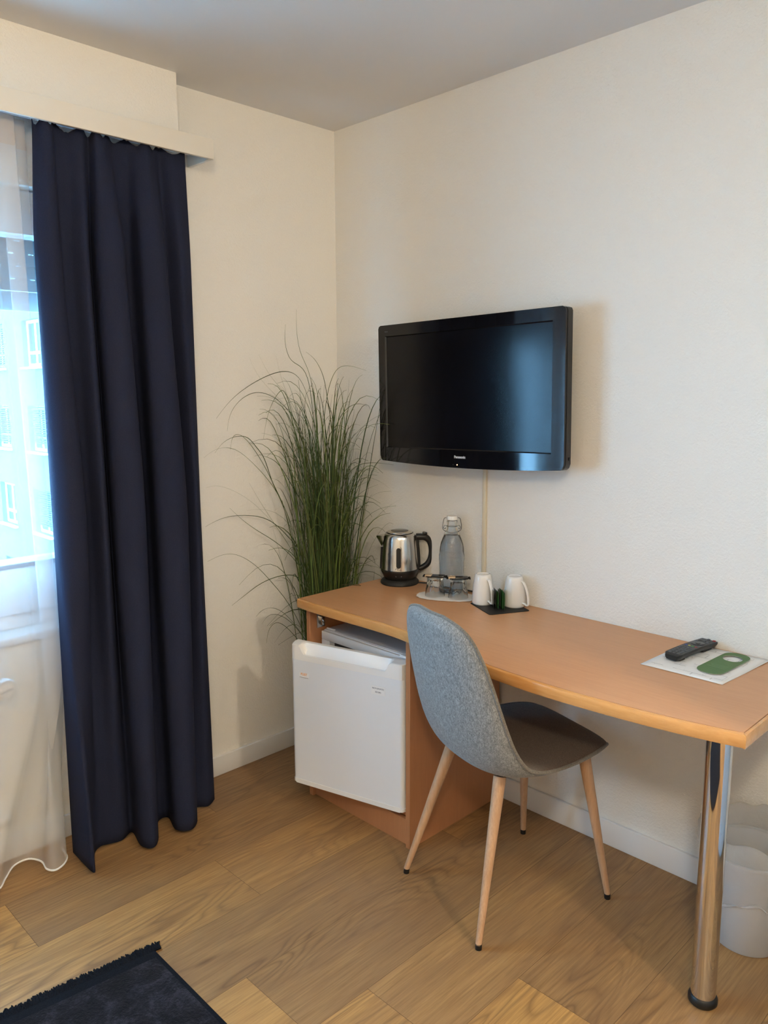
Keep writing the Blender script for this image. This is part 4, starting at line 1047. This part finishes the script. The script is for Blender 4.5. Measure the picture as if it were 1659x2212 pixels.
for i, x in enumerate([-.088, -.076, -.064, -.052]):
    for y in (-.012, 0, .012): btn(x, y, .007, .008, btnm, .0214+.001*i*.4)
for i, x in enumerate([-.038, -.028, -.018]):
    for y in (-.015, -.005, .005, .015): btn(x, y, .006, .0065, btnm)
for y, m_ in ((-.015, redm), (-.005, grnm), (.005, yelm), (.015, blum)): btn(-.005, y, .006, .007, m_)
bm = bmesh.new(); lathe(bm, [(0, .0245), (.006, .0245), (.007, .0235), (.009, .0232), (.016, .0246), (.0185, .0236), (.0185, .0200), (0, .0200)], 36, c=(.030, 0, 0)); build('navigation_ring', bm, M['black_gloss'], rc)
for x, y in ((.006, -.017), (.006, .017), (.054, -.016), (.054, .016), (.066, -.012), (.066, .012), (.066, 0), (.088, 0)): btn(x, y, .007, .007, btnm)
btn(.090, -.015, .008, .008, redm, .0216)

bm = bmesh.new(); TLn, TWd = .205, .072; ol = []; hole = []
r = TWd/2*.88
for cx, cy, a0 in ((TLn/2-r, TWd/2-r, 0), (-TLn/2+r, TWd/2-r, PI/2), (-TLn/2+r, -TWd/2+r, PI), (TLn/2-r, -TWd/2+r, 1.5*PI)):
    for k in range(9): a = a0+PI/2*k/8; ol.append((cx+r*math.cos(a), cy+r*math.sin(a)))
ol2_ = []
for i in range(len(ol)):
    a, b = ol[i], ol[(i+1) % len(ol)]; m_ = max(1, int(math.hypot(b[0]-a[0], b[1]-a[1])/.006))
    ol2_ += [(a[0]+(b[0]-a[0])*k/m_, a[1]+(b[1]-a[1])*k/m_) for k in range(m_)]
ol = ol2_; n = len(ol); hc = (.050, 0); hr = .0255
ho = []
for x, y in ol: a = math.atan2(y-hc[1], x-hc[0]); ho.append((hc[0]+hr*math.cos(a), hc[1]+hr*math.sin(a)))
for zz, fl in ((0, 1), (.0009, 0)):
    pass
ob = [[bm.verts.new((x, y, z)) for x, y in ol] for z in (0, .0009)]; hb = [[bm.verts.new((x, y, z)) for x, y in ho] for z in (0, .0009)]
for i in range(n):
    j = (i+1) % n
    bm.faces.new((ob[1][i], ob[1][j], hb[1][j], hb[1][i])); bm.faces.new((ob[0][j], ob[0][i], hb[0][i], hb[0][j]))
    f = bm.faces.new((ob[0][i], ob[0][j], ob[1][j], ob[1][i])); f.material_index = 1
    f = bm.faces.new((hb[0][j], hb[0][i], hb[1][i], hb[1][j])); f.material_index = 1
dt = build('door_hanger', bm, [M['green_card'], M['card_edge']], smooth=False); dt.location = (1.712, -.128, DZ+.0042); dt.rotation_euler = (0, -.012, math.radians(86))
tag(dt, 'green door hanger card with a round hole lying beside the remote', 'door hanger')
for k in range(3):
    bm = bmesh.new(); box(bm, -.045+.010*k, -.024, .0009, -.0440+.010*k, .024 if k != 1 else .018, .00115); o = build('printed_line', bm, mat('pale_green_print', (.20, .30, .16), .6), dt, smooth=False)

# ------------------------------------------------------------------ waste bin with liner
wb = thing('waste_bin', (1.822, -.140, 0), 'pale grey waste bin with a clear plastic liner under the desk end', 'bin')
binm = mat('pale_grey_plastic', (.60, .60, .61), .4)
bm = bmesh.new(); lathe(bm, [(0, .002), (.083, 0), (.087, .004), (.113, .262), (.116, .262), (.116, .268), (.110, .268), (.085, .010), (0, .008)], 56); build('bucket', bm, binm, wb)
bm = bmesh.new(); rings = []
random.seed(5)
prf = [(.1075, .150), (.1105, .160), (.1115, .19), (.1230, .225), (.1330, .262), (.1370, .285), (.134, .310), (.126, .324), (.118, .322), (.110, .310), (.106, .262)]
for r, z in prf:
    rg = []
    for i in range(72):
        a = 2*PI*i/72; w_ = .004*math.sin(7*a+z*30)+.003*math.sin(13*a+z*55)
        zz = z+.012*math.sin(5*a+1)*(1 if z < .19 else .0)+(.010*math.sin(4*a+.6)+.006*math.sin(9*a) if z > .29 else 0)
        rr = r+w_*(1.2 if z > .29 else .35)
        rg.append(bm.verts.new((rr*math.cos(a), min(rr*math.sin(a), .126), zz)))
    rings.append(rg)
for a, b in zip(rings, rings[1:]):
    for i in range(72): bm.faces.new((a[i], a[(i+1) % 72], b[(i+1) % 72], b[i]))
ln = build('liner', bm, M['bag'], wb, angle=180)
bm = bmesh.new(); tube(bm, [(.1105*math.cos(a), .1105*math.sin(a), .152+.012*math.sin(5*a+1)+.004*math.sin(11*a)) for a in [2*PI*k/90 for k in range(90)]], [.0030+.0016*math.sin(k*.7) for k in range(90)], 6, closed=True)
build('liner_roll', bm, M['bag'], ln, angle=180)

# ------------------------------------------------------------------ rug
rg = thing('rug', (.722, -1.32, 0), 'dark navy mottled rug with a black fringed end on the wooden floor', 'rug')
RX, RYt = .722, -1.318
rgm = Matrix.Translation((0, 0, 0))
bm = bmesh.new(); box(bm, -1.35+.0, -.0, 0, 0, -.0+.0001, .001) if False else None
# pile area: extends towards -y from the fringe line and towards +x ; right edge runs along +x
U = Vector((.360, -.002)).normalized(); V = Vector((-.045, -.39)).normalized()      # edge directions read on the floor
def rp(u, v): return (U.x*u+V.x*v, U.y*u+V.y*v)
bm = bmesh.new()
q = [rp(.030, .010), rp(1.9, .010), rp(1.9, 1.15), rp(.030, 1.15)]
prism(bm, q, 0, .009, .003, 2); build('pile', bm, M['rug'], rg)
bm = bmesh.new()
for a in ([rp(-.002, 0), rp(.034, 0), rp(.034, 1.16), rp(-.002, 1.16)], [rp(.030, 0), rp(1.9, 0), rp(1.9, .014), rp(.030, .014)]):
    prism(bm, a, 0, .0075, .002, 2)
build('border', bm, M['rug_edge'], rg)
bm = bmesh.new(); random.seed(3); v = -.012
while v < 1.15:
    for k in range(3):
        b0 = rp(.004, v+random.uniform(-.003, .003)); an = random.uniform(-.35, .35); ln_ = random.uniform(.024, .036)
        e = rp(.004-ln_*math.cos(an), v+ln_*math.sin(an)+(-.004)); mm = rp(.004-ln_*.5*math.cos(an), v+ln_*.5*math.sin(an))
        tube(bm, [(b0[0], b0[1], .005), (mm[0], mm[1], random.uniform(.006, .011)), (e[0], e[1], random.uniform(.0015, .006))], [.0030, .0030, .0020], 5)
    v += .0036
build('fringe', bm, M['rug_edge'], rg)

# ------------------------------------------------------------------ lamps of the room (outside the picture)
def lamp(name, loc, label, wall=False):
    t = thing(name, loc, label, 'lamp')
    if wall:
        bm = bmesh.new(); box(bm, -.03, -.02, -.02, .03, .085, .02, bevel=.004); xform(bm, Matrix.Translation((0, .56, 0))); build('bracket', bm, M['chrome'], t)
    return t
cl = thing('ceiling_lamp', (CEIL_LAMP[0], CEIL_LAMP[1], H), 'frosted glass ceiling lamp in the middle of the room, out of the picture', 'lamp')
bm = bmesh.new(); lathe(bm, [(0, 0), (.06, 0), (.06, -.03), (.008, -.035), (.008, -.09), (0, -.09)], 32); build('ceiling_mount', bm, M['chrome'], cl)
wl = thing('wall_lamp', (WALL_LAMP[0], YP, WALL_LAMP[2]), 'small wall lamp on the partition, out of the picture', 'lamp')
bm = bmesh.new(); tube(bm, [(0, 0, -.10), (0, -.50, -.10), (0, WALL_LAMP[1]-YP, -.10), (0, WALL_LAMP[1]-YP, -.062)], .008, 10); lathe(bm, [(0, 0), (.04, 0), (.04, .01), (0, .01)], 24, c=(0, 0, -.1)); build('bracket_arm', bm, M['chrome'], wl)

# ------------------------------------------------------------------ apartment building across the yard
ab = thing('apartment_building', (-24, 7, -9), 'white apartment building with shuttered windows seen through the net curtain', 'building')
AX0, AX1 = -36.0, -13.5
bm = bmesh.new(); wins = []
cx = -24.85
xs = [cx+2.8*k for k in range(-4, 5)]
tops = [3.53-2.51*k for k in range(-2, 5)]
# wall as strips around the openings
xb = [AX0]+[v for x in xs for v in (x, x+1.25)]+[AX1]
for i in range(0, len(xb), 2): box(bm, xb[i]+24, 0, 0, xb[i+1]+24, 8, 19.5)
for x in xs:
    zb = [0]
    for tz in sorted(tops): zb += [tz-1.35+9, tz+9]
    zb += [19.5]
    for i in range(0, len(zb), 2): box(bm, x+24, 0, zb[i], x+1.25+24, .3, zb[i+1])
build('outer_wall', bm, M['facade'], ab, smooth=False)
bm = bmesh.new(); box(bm, AX0+24-.4, -.5, 19.5, AX1+24+.4, 8.4, 19.8); build('roof', bm, M['pelmet_in'], ab, smooth=False)
for xi, x in enumerate(xs):
    if not (-31 < x < -17): continue
    for zi, tz in enumerate(tops):
        X, Z = x+24, tz-1.35+9
        bm = bmesh.new(); fw = .09
        box(bm, X, .14, Z, X+1.25, .20, Z+fw); box(bm, X, .14, Z+1.35-fw, X+1.25, .20, Z+1.35); box(bm, X, .142, Z+fw, X+fw, .198, Z+1.35-fw); box(bm, X+1.25-fw, .142, Z+fw, X+1.25, .198, Z+1.35-fw)
        box(bm, X+.58, .145, Z+.09, X+.68, .195, Z+1.26); box(bm, X+.09, .143, Z+.36, X+1.16, .197, Z+.45); box(bm, X-.06, -.10, Z-.07, X+1.31, .14, Z-.01)
        wf = build('window', bm, M['upvc'], ab, smooth=False)
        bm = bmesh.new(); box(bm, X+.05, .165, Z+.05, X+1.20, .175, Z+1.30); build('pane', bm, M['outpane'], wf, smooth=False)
        dep = {0: .0, 1: 1.0, 2: .86}[(xi*2+zi) % 3]
        if (xi, zi) == (4, 2): dep = 1.
        if (xi, zi) == (4, 3): dep = .9
        if (xi, zi) == (4, 4): dep = 0.
        if (xi, zi) == (5, 2): dep = 0.
        if (xi, zi) in ((5, 3), (5, 4)): dep = .85
        if dep > 0:
            bm = bmesh.new(); z = Z+1.33
            while z > Z+1.35*(1-dep)+.03:
                box(bm, X+.02, .07, z-.048, X+1.23, .10, z-.006, xf=None); z -= .066
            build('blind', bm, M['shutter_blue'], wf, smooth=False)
bm = bmesh.new(); box(bm, -60, -40, -9.2, 0-.8, 40, -9.0)
tag(build('ground', bm, mat('grey_yard_paving', (.45, .45, .43), .9), smooth=False), 'grey paved yard outside, far below the window', 'ground', kind='structure')
